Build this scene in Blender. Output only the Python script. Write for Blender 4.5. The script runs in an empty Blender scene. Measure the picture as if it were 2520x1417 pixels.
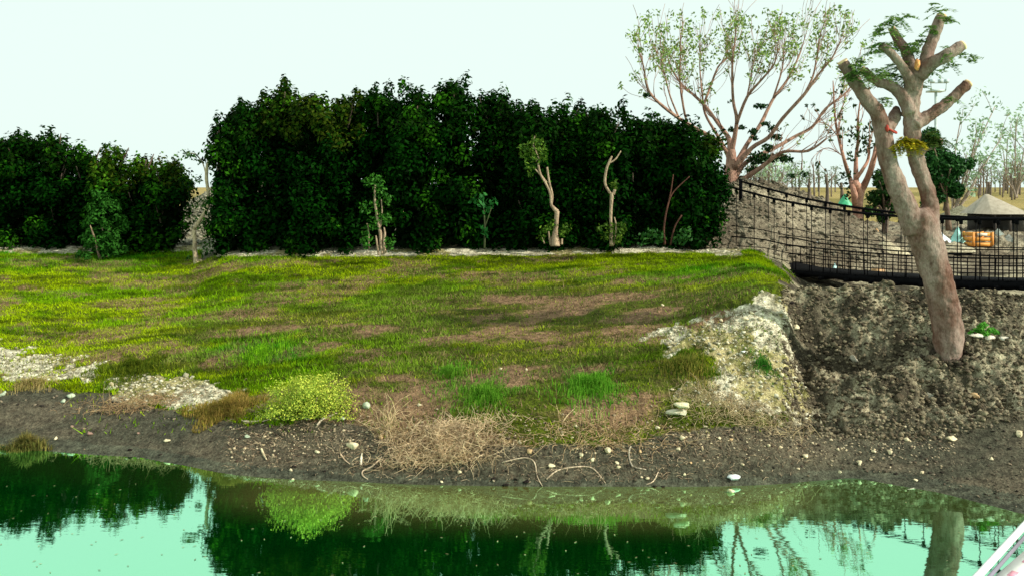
import bpy, math, random
import numpy as np
from mathutils import Vector
random.seed(7); rng = np.random.default_rng(11)
sc = bpy.context.scene
# ------------------------------------------------------------------ camera, sky, sun
F = 2182.0; HZ = 485.0; H = 3.75
cam = bpy.data.cameras.new('camera'); camo = bpy.data.objects.new('camera', cam)
sc.collection.objects.link(camo); sc.camera = camo
camo.location = (0, 0, H); camo.rotation_euler = (math.radians(90), 0, 0)
cam.sensor_width = 36; cam.lens = F/2520*36; cam.shift_y = -(708.5-HZ)/2520
cam.clip_start = 0.1; cam.clip_end = 3000
SUN = Vector((0.90, -0.36, 0.60)).normalized()
sun_el = math.asin(SUN.z); sun_rot = math.atan2(SUN.x, SUN.y)
w = bpy.data.worlds.new('World'); sc.world = w; w.use_nodes = True
nt = w.node_tree; nt.nodes.clear()
sky = nt.nodes.new('ShaderNodeTexSky'); sky.sky_type = 'NISHITA'; sky.sun_disc = False
sky.sun_elevation = sun_el; sky.sun_rotation = sun_rot; sky.air_density = 1.0; sky.dust_density = 4.0
mixs = nt.nodes.new('ShaderNodeMix'); mixs.data_type = 'RGBA'; mixs.inputs[0].default_value = 0.93
mixs.inputs[7].default_value = (9.0, 10.6, 9.95, 1)     # thin bright overcast veil over the blue
bg = nt.nodes.new('ShaderNodeBackground'); bg.inputs[1].default_value = 0.1
wo = nt.nodes.new('ShaderNodeOutputWorld')
nt.links.new(sky.outputs[0], mixs.inputs[6]); nt.links.new(mixs.outputs[2], bg.inputs[0]); nt.links.new(bg.outputs[0], wo.inputs[0])
sl = bpy.data.lights.new('sun', 'SUN'); so = bpy.data.objects.new('sun', sl); sc.collection.objects.link(so)
sl.energy = 5.0; sl.angle = math.radians(0.8); sl.color = (1.0, 0.93, 0.82)
so.rotation_euler = (-SUN).to_track_quat('-Z', 'Y').to_euler()
sc.view_settings.view_transform = 'Standard'; sc.view_settings.look = 'None'
sc.view_settings.exposure = 0; sc.view_settings.gamma = 1
sc.cycles.max_bounces = 6; sc.cycles.transparent_max_bounces = 8

# ------------------------------------------------------------------ numeric helpers
def vnoise(x, y, seed=0):
    xi = np.floor(x).astype(np.int64); yi = np.floor(y).astype(np.int64)
    fx = x-xi; fy = y-yi; fx = fx*fx*(3-2*fx); fy = fy*fy*(3-2*fy)
    def h(a, b):
        n = (a*374761393 + b*668265263 + seed*1442695041) & 0xffffffff
        n = ((n ^ (n >> 13))*1274126177) & 0xffffffff
        return ((n ^ (n >> 16)) & 0xffff)/65535.0
    return (h(xi, yi)*(1-fx)+h(xi+1, yi)*fx)*(1-fy) + (h(xi, yi+1)*(1-fx)+h(xi+1, yi+1)*fx)*fy
def fbm(x, y, o=4, seed=0):
    s = 0; a = .5; t = 0
    for i in range(o):
        s = s+a*vnoise(x*2**i+17*i, y*2**i-9*i, seed+i); t += a; a *= .5
    return s/t
def sstep(a, b, x):
    t = np.clip((x-a)/(b-a), 0, 1); return t*t*(3-2*t)
def inpoly(px, py, poly):
    r = np.zeros(np.shape(px), bool); n = len(poly)
    for i in range(n):
        x0, y0 = poly[i]; x1, y1 = poly[(i+1) % n]
        if y0 == y1: continue
        c = ((y0 > py) != (y1 > py)) & (px < (x1-x0)*(py-y0)/(y1-y0)+x0)
        r ^= c
    return r
def P(px, py, Y): return np.array(((px-1260)/F*Y, Y, H-(py-HZ)/F*Y))

# ------------------------------------------------------------------ terrain profile: px -> (Y, z) knots
far = [(26, 2.45), (30, 2.5), (45, 2.9), (80, 3.7), (150, 5.3), (400, 8.0), (900, 10)]
cols = {
 0:    [(13.41, 0), (14.9, .47), (17, .92), (20, 1.55), (24.4, 2.41)],
 150:  [(13.05, 0), (14.8, .48), (17, .92), (20, 1.55), (24.4, 2.41)],
 350:  [(12.79, 0), (14.3, .45), (16.5, .95), (20, 1.57), (24.4, 2.41)],
 470:  [(12.35, 0), (13.8, .42), (15.8, .88), (20, 1.58), (24.4, 2.41)],
 560:  [(12.03, 0), (13.4, .40), (15.2, .80), (19.5, 1.62), (22.6, 2.49), (24.4, 2.52)],
 900:  [(11.69, 0), (12.5, .45), (13.3, .75), (16, 1.22), (19.5, 1.75), (22.6, 2.50), (24.4, 2.52)],
 1300: [(11.52, 0), (12.2, .55), (12.8, .86), (16, 1.36), (19.5, 1.9), (22.6, 2.52), (24.4, 2.54)],
 1700: [(11.50, 0), (12.2, .48), (12.9, .92), (14.5, 1.42), (17, 1.9), (19.5, 2.15), (22.6, 2.52), (24.4, 2.54)],
 1860: [(11.57, 0), (12.4, .48), (13.4, .98), (15, 1.72), (16, 2.12), (20, 2.33), (22.6, 2.48), (24.4, 2.50)],
 1925: [(11.62, 0), (12.6, .45), (13.5, .92), (15, 1.68), (16, 2.12), (18, 2.12), (20, 2.1), (24.4, 2.4)],
 1975: [(11.70, 0), (12.7, .36), (13.2, .50), (14.2, .78), (15.1, 1.35), (16, 2.1), (17.2, 1.75), (20, 1.7), (24.4, 2.1)],
 2100: [(11.88, 0), (12.7, .33), (13.1, .55), (14.2, .88), (15.1, 1.42), (16, 2.03), (17.2, 1.55), (20, 1.6), (24.4, 2.05)],
 2300: [(11.30, 0), (12.6, .35), (12.85, .62), (14.0, 1.27), (15.0, 1.72), (16, 2.03), (17.2, 1.55), (20, 1.6), (24.4, 2.05)],
 2520: [(10.49, 0), (12.4, .42), (12.7, .70), (14.0, 1.36), (15.0, 1.75), (16, 2.03), (17.2, 1.55), (20, 1.6), (24.4, 2.05)],
 3200: [(9.8, 0), (12.2, .42), (12.6, .70), (14.0, 1.36), (15.0, 1.75), (16, 2.03), (17.2, 1.55), (20, 1.6), (24.4, 2.05)],
}
YT = np.concatenate([np.arange(0, 40, .05), np.arange(40, 900, 2.0)])
UT = np.linspace(-1.7, 1.7, 901)
keys = sorted(cols); tab = []
for k in keys:
    c = cols[k]; s = c[0][0]
    kn = [(0, -2.4), (s-6, -1.8), (s-3, -1.1), (s-1.0, -.22)]+c+far
    tab.append(np.interp(YT, [a for a, b in kn], [b for a, b in kn]))
tab = np.array(tab); uk = (np.array(keys)-1260)/F
TT = np.empty((len(UT), len(YT)))
for j in range(len(YT)): TT[:, j] = np.interp(UT, uk, tab[:, j])
ker = np.exp(-np.linspace(-2, 2, 11)**2); ker /= ker.sum()
pad = np.concatenate([np.repeat(TT[:1], 5, 0), TT, np.repeat(TT[-1:], 5, 0)])
TT = sum(ker[i]*pad[i:i+len(UT)] for i in range(11))
def T(X, Y):
    X = np.asarray(X, float); Y = np.asarray(Y, float)
    u = np.clip(X/np.maximum(Y, .5), -1.69, 1.69)
    fi = (u+1.7)/(3.4)*(len(UT)-1); i = np.floor(fi).astype(int); a = fi-i
    fj = np.interp(Y, YT, np.arange(len(YT))); j = np.minimum(np.floor(fj).astype(int), len(YT)-2); b = fj-j
    z = (TT[i, j]*(1-a)+TT[i+1, j]*a)*(1-b)+(TT[i, j+1]*(1-a)+TT[i+1, j+1]*a)*b
    # heap of grey spoil behind the end of the hedge, and one behind the gap on the left
    g = np.clip(1-(np.where(X < 6.3, (6.3-X)/2.2, (X-6.3)/4.5))**2, 0, 1)*np.clip(1-((Y-26.6)/4.2)**2, 0, 1)
    z = z+1.75*g**.75+.25*g*(fbm(X*1.4, Y*1.4, 3, 5)-.5)
    g2 = np.clip(1-((X+8.6)/3.4)**2, 0, 1)*np.clip(1-((Y-31)/5.0)**2, 0, 1)
    z = z+1.9*g2
    # far left low ridge
    px = u*F+1260
    # relief
    land = sstep(-.02, .12, z)
    z = z+land*(.10*(fbm(X*.9, Y*.9, 3, 1)-.5)+.045*(fbm(X*4, Y*4, 3, 2)-.5))*sstep(60, 30, Y)
    cl = sstep(1925, 1985, px)*sstep(12.65, 12.95, Y)*sstep(17.6, 16.4, Y)
    r = 1-np.abs(2*fbm(X*1.7+3, Y*1.7, 4, 20)-1)
    r2 = 1-np.abs(2*fbm(X*5, Y*5, 3, 30)-1)
    r3 = 1-np.abs(2*fbm(X*11, Y*11, 2, 33)-1)
    z = z+cl*(.50*(fbm(X*1.1, Y*1.3, 3, 22)-.5)+.26*(r-.78)+.24*(r2-.75)+.07*(r3-.7)-.07)
    # hollow in the mound
    for hx, hy, hr, hd in ((5.75, 14.6, .55, .28), (5.05, 14.9, .4, .2), (6.6, 13.55, .5, .28), (7.9, 13.3, .5, .25), (4.75, 13.25, .45, .2)):
        z = z-cl*hd*np.exp(-((X-hx)**2+(Y-hy)**2)/hr**2)
    st = sstep(1600, 1700, px)*sstep(1985, 1930, px)*sstep(12.3, 12.8, Y)*sstep(16.5, 15.5, Y)
    z = z+st*(.16*(r-.7)+.10*(r2-.7)+.04*(r3-.7))
    z = z+sstep(24, 25, Y)*sstep(45, 32, Y)*(.40*(r-.75)+.20*(r2-.7))*sstep(3.5, 5, X)
    return z
YS = np.concatenate([np.arange(7, 40, .01), np.geomspace(40, 880, 600)])
def G(px, py):
    u = (px-1260)/F; v = (py-HZ)/F
    zr = H-v*YS; zt = T(u*YS, YS); k = np.where(zr <= zt)[0]
    i = k[0] if len(k) else len(YS)-1
    return Vector((u*YS[i], YS[i], float(zt[i])))
def tz(x, y): return float(T(np.array([x]), np.array([y]))[0])

# ------------------------------------------------------------------ object helpers
C = sc.collection
def tag(o, label=None, cat=None, group=None, kind=None):
    if label: o['label'] = label
    if cat: o['category'] = cat
    if group: o['group'] = group
    if kind: o['kind'] = kind
    return o
def empty(name, loc, label=None, cat=None, group=None):
    o = bpy.data.objects.new(name, None); C.objects.link(o); o.location = loc; o.empty_display_size = .2
    return tag(o, label, cat, group)
class MB:
    def __init__(s): s.V = []; s.F = []; s.C = []; s.n = 0
    def add(s, V, Fs, col=None):
        V = np.asarray(V, float).reshape(-1, 3); s.V.append(V)
        for f in (Fs if isinstance(Fs, list) else [Fs]): s.F.append(np.asarray(f, int)+s.n)
        if col is None: col = (1, 1, 1)
        col = np.asarray(col, float)
        s.C.append(np.broadcast_to(col, (len(V), 3)) if col.ndim == 1 else col)
        s.n += len(V); return s
    def box(s, c, d, rz=0, col=None, axis=None):
        c = np.array(c, float); d = np.array(d, float)/2
        v = np.array([(x, y, z) for x in (-1, 1) for y in (-1, 1) for z in (-1, 1)], float)*d
        ca, sa = math.cos(rz), math.sin(rz); v = np.stack([v[:, 0]*ca-v[:, 1]*sa, v[:, 0]*sa+v[:, 1]*ca, v[:, 2]], 1)
        return s.add(v+c, np.array([(0, 1, 3, 2), (4, 6, 7, 5), (0, 4, 5, 1), (2, 3, 7, 6), (0, 2, 6, 4), (1, 5, 7, 3)]), col)
    def tube(s, pts, rad, k=8, col=None, rough=0, sub=0, caps=True):
        pts = np.asarray(pts, float); rad = np.broadcast_to(np.asarray(rad, float), (len(pts),)).copy()
        if sub:
            n = len(pts); t = np.linspace(0, n-1, (n-1)*sub+1); q = []
            for a in t:
                i = min(int(a), n-2); f = a-i
                p0 = pts[max(i-1, 0)]; p1 = pts[i]; p2 = pts[i+1]; p3 = pts[min(i+2, n-1)]
                q.append(.5*((2*p1)+(-p0+p2)*f+(2*p0-5*p1+4*p2-p3)*f*f+(-p0+3*p1-3*p2+p3)*f**3))
            rad = np.interp(t, np.arange(n), rad); pts = np.array(q)
        n = len(pts); d = np.gradient(pts, axis=0); d /= np.linalg.norm(d, axis=1)[:, None]+1e-9
        a = np.array((1, 0, 0)) if abs(d[0][0]) < .8 else np.array((0, 1, 0))
        nn = np.cross(d[0], a); nn /= np.linalg.norm(nn); N = []
        for i in range(n):
            nn = nn-d[i]*np.dot(nn, d[i]); nn /= np.linalg.norm(nn)+1e-9; N.append(nn.copy())
        N = np.array(N); B = np.cross(d, N); th = np.arange(k)*2*math.pi/k
        rr = rad[:, None]*(1+rough*(rng.random((n, k))-.5))
        V = pts[:, None]+rr[..., None]*(np.cos(th)[None, :, None]*N[:, None]+np.sin(th)[None, :, None]*B[:, None])
        i = np.arange(n-1)[:, None]*k; j = np.arange(k)[None]; j2 = (j+1) % k
        Q = np.stack([i+j, i+j2, i+k+j2, i+k+j], -1).reshape(-1, 4)
        fs = [Q]
        if caps and k > 3: fs += [np.arange(k)[::-1][None], (np.arange(k)+(n-1)*k)[None]]
        return s.add(V.reshape(-1, 3), fs, col)
    def leaves(s, Cn, N, L, W, col, fold=.15, tan=None):
        Cn = np.asarray(Cn, float); n = len(Cn); N = np.asarray(N, float)
        N = N/(np.linalg.norm(N, axis=1)[:, None]+1e-9)
        r = rng.normal(size=(n, 3)) if tan is None else np.asarray(tan, float)
        t = r-N*(r*N).sum(1)[:, None]; t /= np.linalg.norm(t, axis=1)[:, None]+1e-9; b = np.cross(N, t)
        L = np.broadcast_to(L, (n,))[:, None]; W = np.broadcast_to(W, (n,))[:, None]
        V = np.stack([Cn-t*L/2, Cn+b*W/2+N*W*fold, Cn+t*L/2, Cn-b*W/2+N*W*fold], 1).reshape(-1, 3)
        i = np.arange(n)[:, None]*4
        Fq = np.concatenate([i, i+1, i+2, i+3], 1)
        return s.add(V, Fq, np.repeat(np.broadcast_to(col, (n, 3)), 4, 0))
    def mesh(s, name, mat, smooth=False, loc=None):
        V = np.concatenate(s.V); Cc = np.concatenate(s.C)
        if loc is not None: V = V-np.array(loc)
        me = bpy.data.meshes.new(name)
        me.vertices.add(len(V)); me.vertices.foreach_set('co', V.astype(np.float32).ravel())
        nl = sum(f.size for f in s.F); npoly = sum(len(f) for f in s.F)
        me.loops.add(nl); me.polygons.add(npoly)
        me.loops.foreach_set('vertex_index', np.concatenate([f.ravel() for f in s.F]).astype(np.int32))
        ln = np.concatenate([np.full(len(f), f.shape[1]) for f in s.F])
        me.polygons.foreach_set('loop_start', (np.cumsum(ln)-ln).astype(np.int32))
        if smooth: me.polygons.foreach_set('use_smooth', np.ones(npoly, bool))
        me.update(calc_edges=True); me.validate()
        at = me.color_attributes.new('Col', 'FLOAT_COLOR', 'POINT')
        at.data.foreach_set('color', np.concatenate([Cc, np.ones((len(Cc), 1))], 1).astype(np.float32).ravel())
        me.materials.append(mat); return me
    def obj(s, name, mat, parent=None, smooth=False, loc=None):
        if parent is not None: loc = parent.location
        me = s.mesh(name, mat, smooth, loc)
        o = bpy.data.objects.new(name, me); C.objects.link(o)
        if parent is not None: o.parent = parent
        elif loc is not None: o.location = loc
        return o

# ------------------------------------------------------------------ materials
def mat(name, col=None, rough=.8, attr=False, noise=None, bump=0, bscale=20, transl=0, spec=.3, metal=0, stretch=(1, 1, 1)):
    m = bpy.data.materials.new(name); m.use_nodes = True; n = m.node_tree.nodes; l = m.node_tree.links; n.clear()
    out = n.new('ShaderNodeOutputMaterial'); b = n.new('ShaderNodeBsdfPrincipled')
    b.inputs['Roughness'].default_value = rough; b.inputs['Specular IOR Level'].default_value = spec; b.inputs['Metallic'].default_value = metal
    tc = n.new('ShaderNodeTexCoord'); mp = n.new('ShaderNodeMapping'); mp.inputs['Scale'].default_value = stretch
    l.new(tc.outputs['Object'], mp.inputs[0])
    src = None
    if attr:
        a = n.new('ShaderNodeAttribute'); a.attribute_name = 'Col'; src = a.outputs['Color']
    elif col is not None:
        r = n.new('ShaderNodeRGB'); r.outputs[0].default_value = (*col, 1); src = r.outputs[0]
    if noise:                       # list of (scale, dark multiplier colour, light multiplier colour, low, high)
        for sc_, c0, c1, lo, hi in noise:
            t = n.new('ShaderNodeTexNoise'); t.inputs['Scale'].default_value = sc_; t.inputs['Detail'].default_value = 5; t.inputs['Roughness'].default_value = .65
            l.new(mp.outputs[0], t.inputs['Vector'])
            cr = n.new('ShaderNodeValToRGB'); cr.color_ramp.elements[0].position = lo; cr.color_ramp.elements[1].position = hi
            cr.color_ramp.elements[0].color = (*c0, 1); cr.color_ramp.elements[1].color = (*c1, 1)
            l.new(t.outputs['Fac'], cr.inputs[0])
            mx = n.new('ShaderNodeMix'); mx.data_type = 'RGBA'; mx.blend_type = 'MULTIPLY'; mx.inputs[0].default_value = 1
            l.new(src, mx.inputs[6]); l.new(cr.outputs[0], mx.inputs[7]); src = mx.outputs[2]
    l.new(src, b.inputs['Base Color'])
    if bump:
        t = n.new('ShaderNodeTexNoise'); t.inputs['Scale'].default_value = bscale; t.inputs['Detail'].default_value = 6
        l.new(mp.outputs[0], t.inputs['Vector'])
        bp = n.new('ShaderNodeBump'); bp.inputs['Strength'].default_value = bump; bp.inputs['Distance'].default_value = .05
        l.new(t.outputs['Fac'], bp.inputs['Height']); l.new(bp.outputs[0], b.inputs['Normal'])
    if transl:
        tr = n.new('ShaderNodeBsdfTranslucent'); l.new(src, tr.inputs[0]); ms = n.new('ShaderNodeMixShader'); ms.inputs[0].default_value = transl
        l.new(b.outputs[0], ms.inputs[1]); l.new(tr.outputs[0], ms.inputs[2]); l.new(ms.outputs[0], out.inputs[0])
    else: l.new(b.outputs[0], out.inputs[0])
    return m
M = {}
M['ground'] = mat('ground', attr=True, rough=.85, noise=[(9, (.55, .52, .5), (1.45, 1.45, 1.4), .35, .65), (38, (.55, .5, .45), (1.4, 1.4, 1.35), .35, .65)], bump=.9, bscale=22, spec=.12)
M['leaf'] = mat('leaf', attr=True, rough=.55, transl=.2, spec=.1)
M['hedge'] = mat('hedge_leaf', attr=True, rough=.6, transl=.06, spec=.02)
M['grass'] = mat('grass', attr=True, rough=.7, transl=.3, spec=.03)
M['bark'] = mat('bark', attr=True, rough=.85, noise=[(7, (.55, .5, .48), (1.25, 1.2, 1.15), .35, .65), (40, (.7, .65, .6), (1.15, 1.15, 1.15), .35, .6)], bump=.5, bscale=30, stretch=(1, 1, .4))
M['trunk'] = mat('trunk_bark', attr=True, rough=.8, noise=[(3.2, (.62, .5, .42), (1.2, 1.2, 1.2), .36, .6), (24, (.55, .48, .44), (1.12, 1.12, 1.1), .33, .5)], bump=.55, bscale=16, stretch=(1, 1, .45), spec=.2)
M['wood'] = mat('cut_wood', col=(.85, .6, .36), rough=.8, noise=[(14, (.6, .45, .35), (1.1, 1.1, 1.1), .3, .6)])
M['stone'] = mat('stone', attr=True, rough=.85, noise=[(14, (.72, .68, .6), (1.1, 1.1, 1.08), .35, .6)], bump=.4, bscale=30)
M['clod'] = mat('clod', attr=True, rough=.95, noise=[(12, (.5, .45, .4), (1.2, 1.2, 1.15), .35, .62)], bump=.8, bscale=30, spec=.15)
M['black'] = mat('bridge_dark', col=(.004, .004, .005), spec=.05, rough=.8, noise=[(9, (.6, .6, .6), (1.5, 1.4, 1.3), .3, .7)])
M['plain'] = mat('painted', attr=True, rough=.6, noise=[(6, (.8, .78, .75), (1.05, 1.05, 1.05), .35, .6)], bump=.1)
M['cloth'] = mat('plastic_sheet', attr=True, rough=.4, noise=[(5, (.75, .78, .78), (1.05, 1.05, 1.05), .35, .6)], bump=.4, bscale=6)
M['gloss'] = mat('boat_paint', attr=True, rough=.3, spec=.5, noise=[(4, (.9, .88, .85), (1.03, 1.03, 1.03), .35, .6)])

# ------------------------------------------------------------------ ground
u_in = np.arange(-.62, .6201, .0023); uo = np.linspace(.63, 1.65, 30)
U = np.concatenate([-uo[::-1], u_in, uo])
YY = np.concatenate([np.linspace(2, 10, 12), np.arange(10.2, 16.6, .035), np.arange(16.6, 25, .06), np.arange(25, 40, .15), np.arange(40, 100, 1.0), np.geomspace(101, 880, 30)])
UU, YG = np.meshgrid(U, YY, indexing='ij'); XG = UU*YG; ZG = T(XG, YG)
def zones(X, Y, Z):
    """which material covers the ground at each place: grass, pale stones, dark mud, dry earth"""
    px = X/Y*F+1260; py = HZ+(H-Z)/Y*F
    j = (fbm(X*1.8, Y*1.8, 4, 40)-.5); j2 = (fbm(X*1.8+50, Y*1.8, 4, 41)-.5)
    qx = px+150*j+50*(fbm(X*6, Y*6, 3, 44)-.5); qy = py+95*j2+35*(fbm(X*6, Y*6, 3, 45)-.5)
    yh = np.where(px < 495, 24.6, 22.6)
    st = inpoly(qx, qy, [(-900, 855), (0, 852), (60, 848), (130, 872), (235, 885), (240, 900), (170, 935), (60, 945), (-900, 950)])
    st |= inpoly(qx, qy, [(232, 935), (300, 925), (450, 925), (530, 938), (640, 948), (600, 960), (500, 978), (430, 1010), (330, 985), (240, 968)])
    st |= inpoly(qx, qy, [(1600, 870), (1625, 815), (1720, 800), (1810, 765), (1890, 725), (1950, 745), (1945, 850), (1960, 930), (2000, 1000), (2050, 1012), (1950, 1035), (1800, 1020), (1720, 985), (1640, 960), (1700, 930), (1770, 900), (1700, 870)])
    st |= ((py < 632) & (Y > yh-1.0+.5*j) & (Y < yh-.25) & (px < 1840)) | inpoly(px+40*j, py+8*j2, [(1560, 598), (1730, 596), (1830, 612), (1830, 634), (1740, 626), (1560, 608)])
    st |= inpoly(px, py+6*j2, [(520, 613), (700, 612), (880, 614), (880, 624), (700, 626), (520, 622)])
    mudline = np.interp(px, [0, 150, 250, 420, 600, 720, 900, 940, 1000, 1250, 1500, 1650, 1850, 2000, 2520], [962, 962, 968, 1012, 1042, 1035, 1050, 1075, 1090, 1095, 1090, 1075, 1055, 1040, 1042])
    mud = (py+50*j2) > mudline
    dry = (px > np.interp(py, [600, 640, 680, 720, 760, 800], [1835, 1885, 1935, 1915, 1900, 1920])+110*j+60*j2) & ~mud & (Y < 24.4)
    fary = Y > yh-.3
    return px, py, st & ~mud, mud, dry & ~st, fary
px_, py_, st_, mud_, dry_, far_ = zones(XG, YG, ZG)
pt = fbm(XG*.8, YG*1.6, 4, 50); pt2 = fbm(XG*3, YG*6, 3, 55)
def L3(a, b, t): return np.array(a)*(1-t[..., None])+np.array(b)*t[..., None]
col = L3((.06, .085, .005), (.20, .13, .075), sstep(.45, .62, pt+.3*(pt2-.5)))
def put(mask, a, b, t):
    global col
    col = np.where(mask[..., None], L3(a, b, t), col)
put(st_, (.25, .235, .16), (.60, .58, .45), sstep(.3, .65, fbm(XG*9, YG*9, 3, 60)))
put(st_ & (fbm(XG*1.6, YG*1.6, 4, 66) > .56), (.16, .16, .05), (.38, .34, .18), sstep(.3, .65, fbm(XG*9, YG*9, 3, 60)))
put(mud_, (.060, .060, .042), (.098, .086, .060), sstep(.3, .7, fbm(XG*1.2, YG*3, 4, 61)))
put(mud_ & (ZG < .07), (.05, .055, .04), (.08, .085, .06), sstep(.3, .7, fbm(XG*3, YG*8, 3, 62)))
put(dry_, (.05, .043, .029), (.31, .285, .20), sstep(.35, .65, fbm(XG*2.3, YG*2.3, 4, 63)))
put(far_, (.13, .11, .08), (.30, .27, .20), sstep(.35, .65, fbm(XG*1.1, YG*1.1, 4, 64)))
put(far_ & (XG < 0), (.09, .09, .06), (.24, .24, .17), sstep(.35, .65, fbm(XG*1.1, YG*1.1, 4, 64)))
put(YG > 36, (.20, .17, .05), (.34, .27, .10), sstep(.3, .7, fbm(XG*.15, YG*.1, 3, 65)))
put((ZG < -.02), (.05, .06, .02), (.07, .07, .03), pt)
nu, ny = XG.shape
gi = np.arange(nu*ny).reshape(nu, ny)
Q = np.stack([gi[:-1, :-1], gi[1:, :-1], gi[1:, 1:], gi[:-1, 1:]], -1).reshape(-1, 4)
g = MB(); g.add(np.stack([XG, YG, ZG], -1).reshape(-1, 3), Q, col.reshape(-1, 3))
tag(g.obj('ground', M['ground'], smooth=True), kind='structure')

# ------------------------------------------------------------------ water
wx = np.concatenate([[-200, -60, -25], np.arange(-12, 12.01, .12), [25, 60, 200]])
wy = np.concatenate([[-120, -20, 0, 4], np.arange(7, 14.6, .06), [16]])
WX, WY = np.meshgrid(wx, wy, indexing='ij'); dep = T(WX, np.maximum(WY, 1))
sh = sstep(-.70, -.05, dep+.12*(fbm(WX*1.5, WY*3, 3, 70)-.5))*(.15+.85*sstep(-4.6, -2.6, WX+.6*(fbm(WX*.8, WY*2, 3, 71)-.5)))*(1-.45*sstep(3.2, 4.4, WX))
wc = L3((.001, .085, .008), (.17, .155, .045), sh)
nu2, ny2 = WX.shape; gi = np.arange(nu2*ny2).reshape(nu2, ny2)
Q = np.stack([gi[:-1, :-1], gi[1:, :-1], gi[1:, 1:], gi[:-1, 1:]], -1).reshape(-1, 4)
g = MB(); g.add(np.stack([WX, WY, np.zeros_like(WX)], -1).reshape(-1, 3), Q, wc.reshape(-1, 3))
m = bpy.data.materials.new('water'); m.use_nodes = True; n = m.node_tree.nodes; l = m.node_tree.links; n.clear()
out = n.new('ShaderNodeOutputMaterial'); df = n.new('ShaderNodeBsdfDiffuse'); gl = n.new('ShaderNodeBsdfGlossy'); ms = n.new('ShaderNodeMixShader')
gl.inputs['Roughness'].default_value = .02
a = n.new('ShaderNodeAttribute'); a.attribute_name = 'Col'; l.new(a.outputs['Color'], df.inputs[0])
lw = n.new('ShaderNodeLayerWeight'); lw.inputs['Blend'].default_value = .5
cr = n.new('ShaderNodeValToRGB'); cr.color_ramp.elements[0].position = .45; cr.color_ramp.elements[1].position = .8
cr.color_ramp.elements[0].color = (.40, 1.0, .58, 1); cr.color_ramp.elements[1].color = (.54, 1.0, .75, 1)
l.new(lw.outputs['Facing'], cr.inputs[0]); l.new(cr.outputs[0], gl.inputs[0])
tc = n.new('ShaderNodeTexCoord'); mp = n.new('ShaderNodeMapping'); mp.inputs['Scale'].default_value = (2.2, 6, 1); l.new(tc.outputs['Object'], mp.inputs[0])
tn = n.new('ShaderNodeTexNoise'); tn.inputs['Scale'].default_value = 1.5; tn.inputs['Detail'].default_value = 3; l.new(mp.outputs[0], tn.inputs['Vector'])
bp = n.new('ShaderNodeBump'); bp.inputs['Strength'].default_value = .012; bp.inputs['Distance'].default_value = .05
l.new(tn.outputs['Fac'], bp.inputs['Height']); l.new(bp.outputs[0], gl.inputs['Normal'])
ms.inputs[0].default_value = .86; l.new(df.outputs[0], ms.inputs[1]); l.new(gl.outputs[0], ms.inputs[2])
mul = n.new('ShaderNodeMath'); mul.operation = 'MULTIPLY_ADD'; l.new(a.outputs['Color'], mul.inputs[0]); mul.inputs[1].default_value = -2.3; mul.inputs[2].default_value = 1.03
l.new(mul.outputs[0], ms.inputs[0]); l.new(ms.outputs[0], out.inputs[0])
tag(g.obj('water', m), kind='structure')

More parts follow.
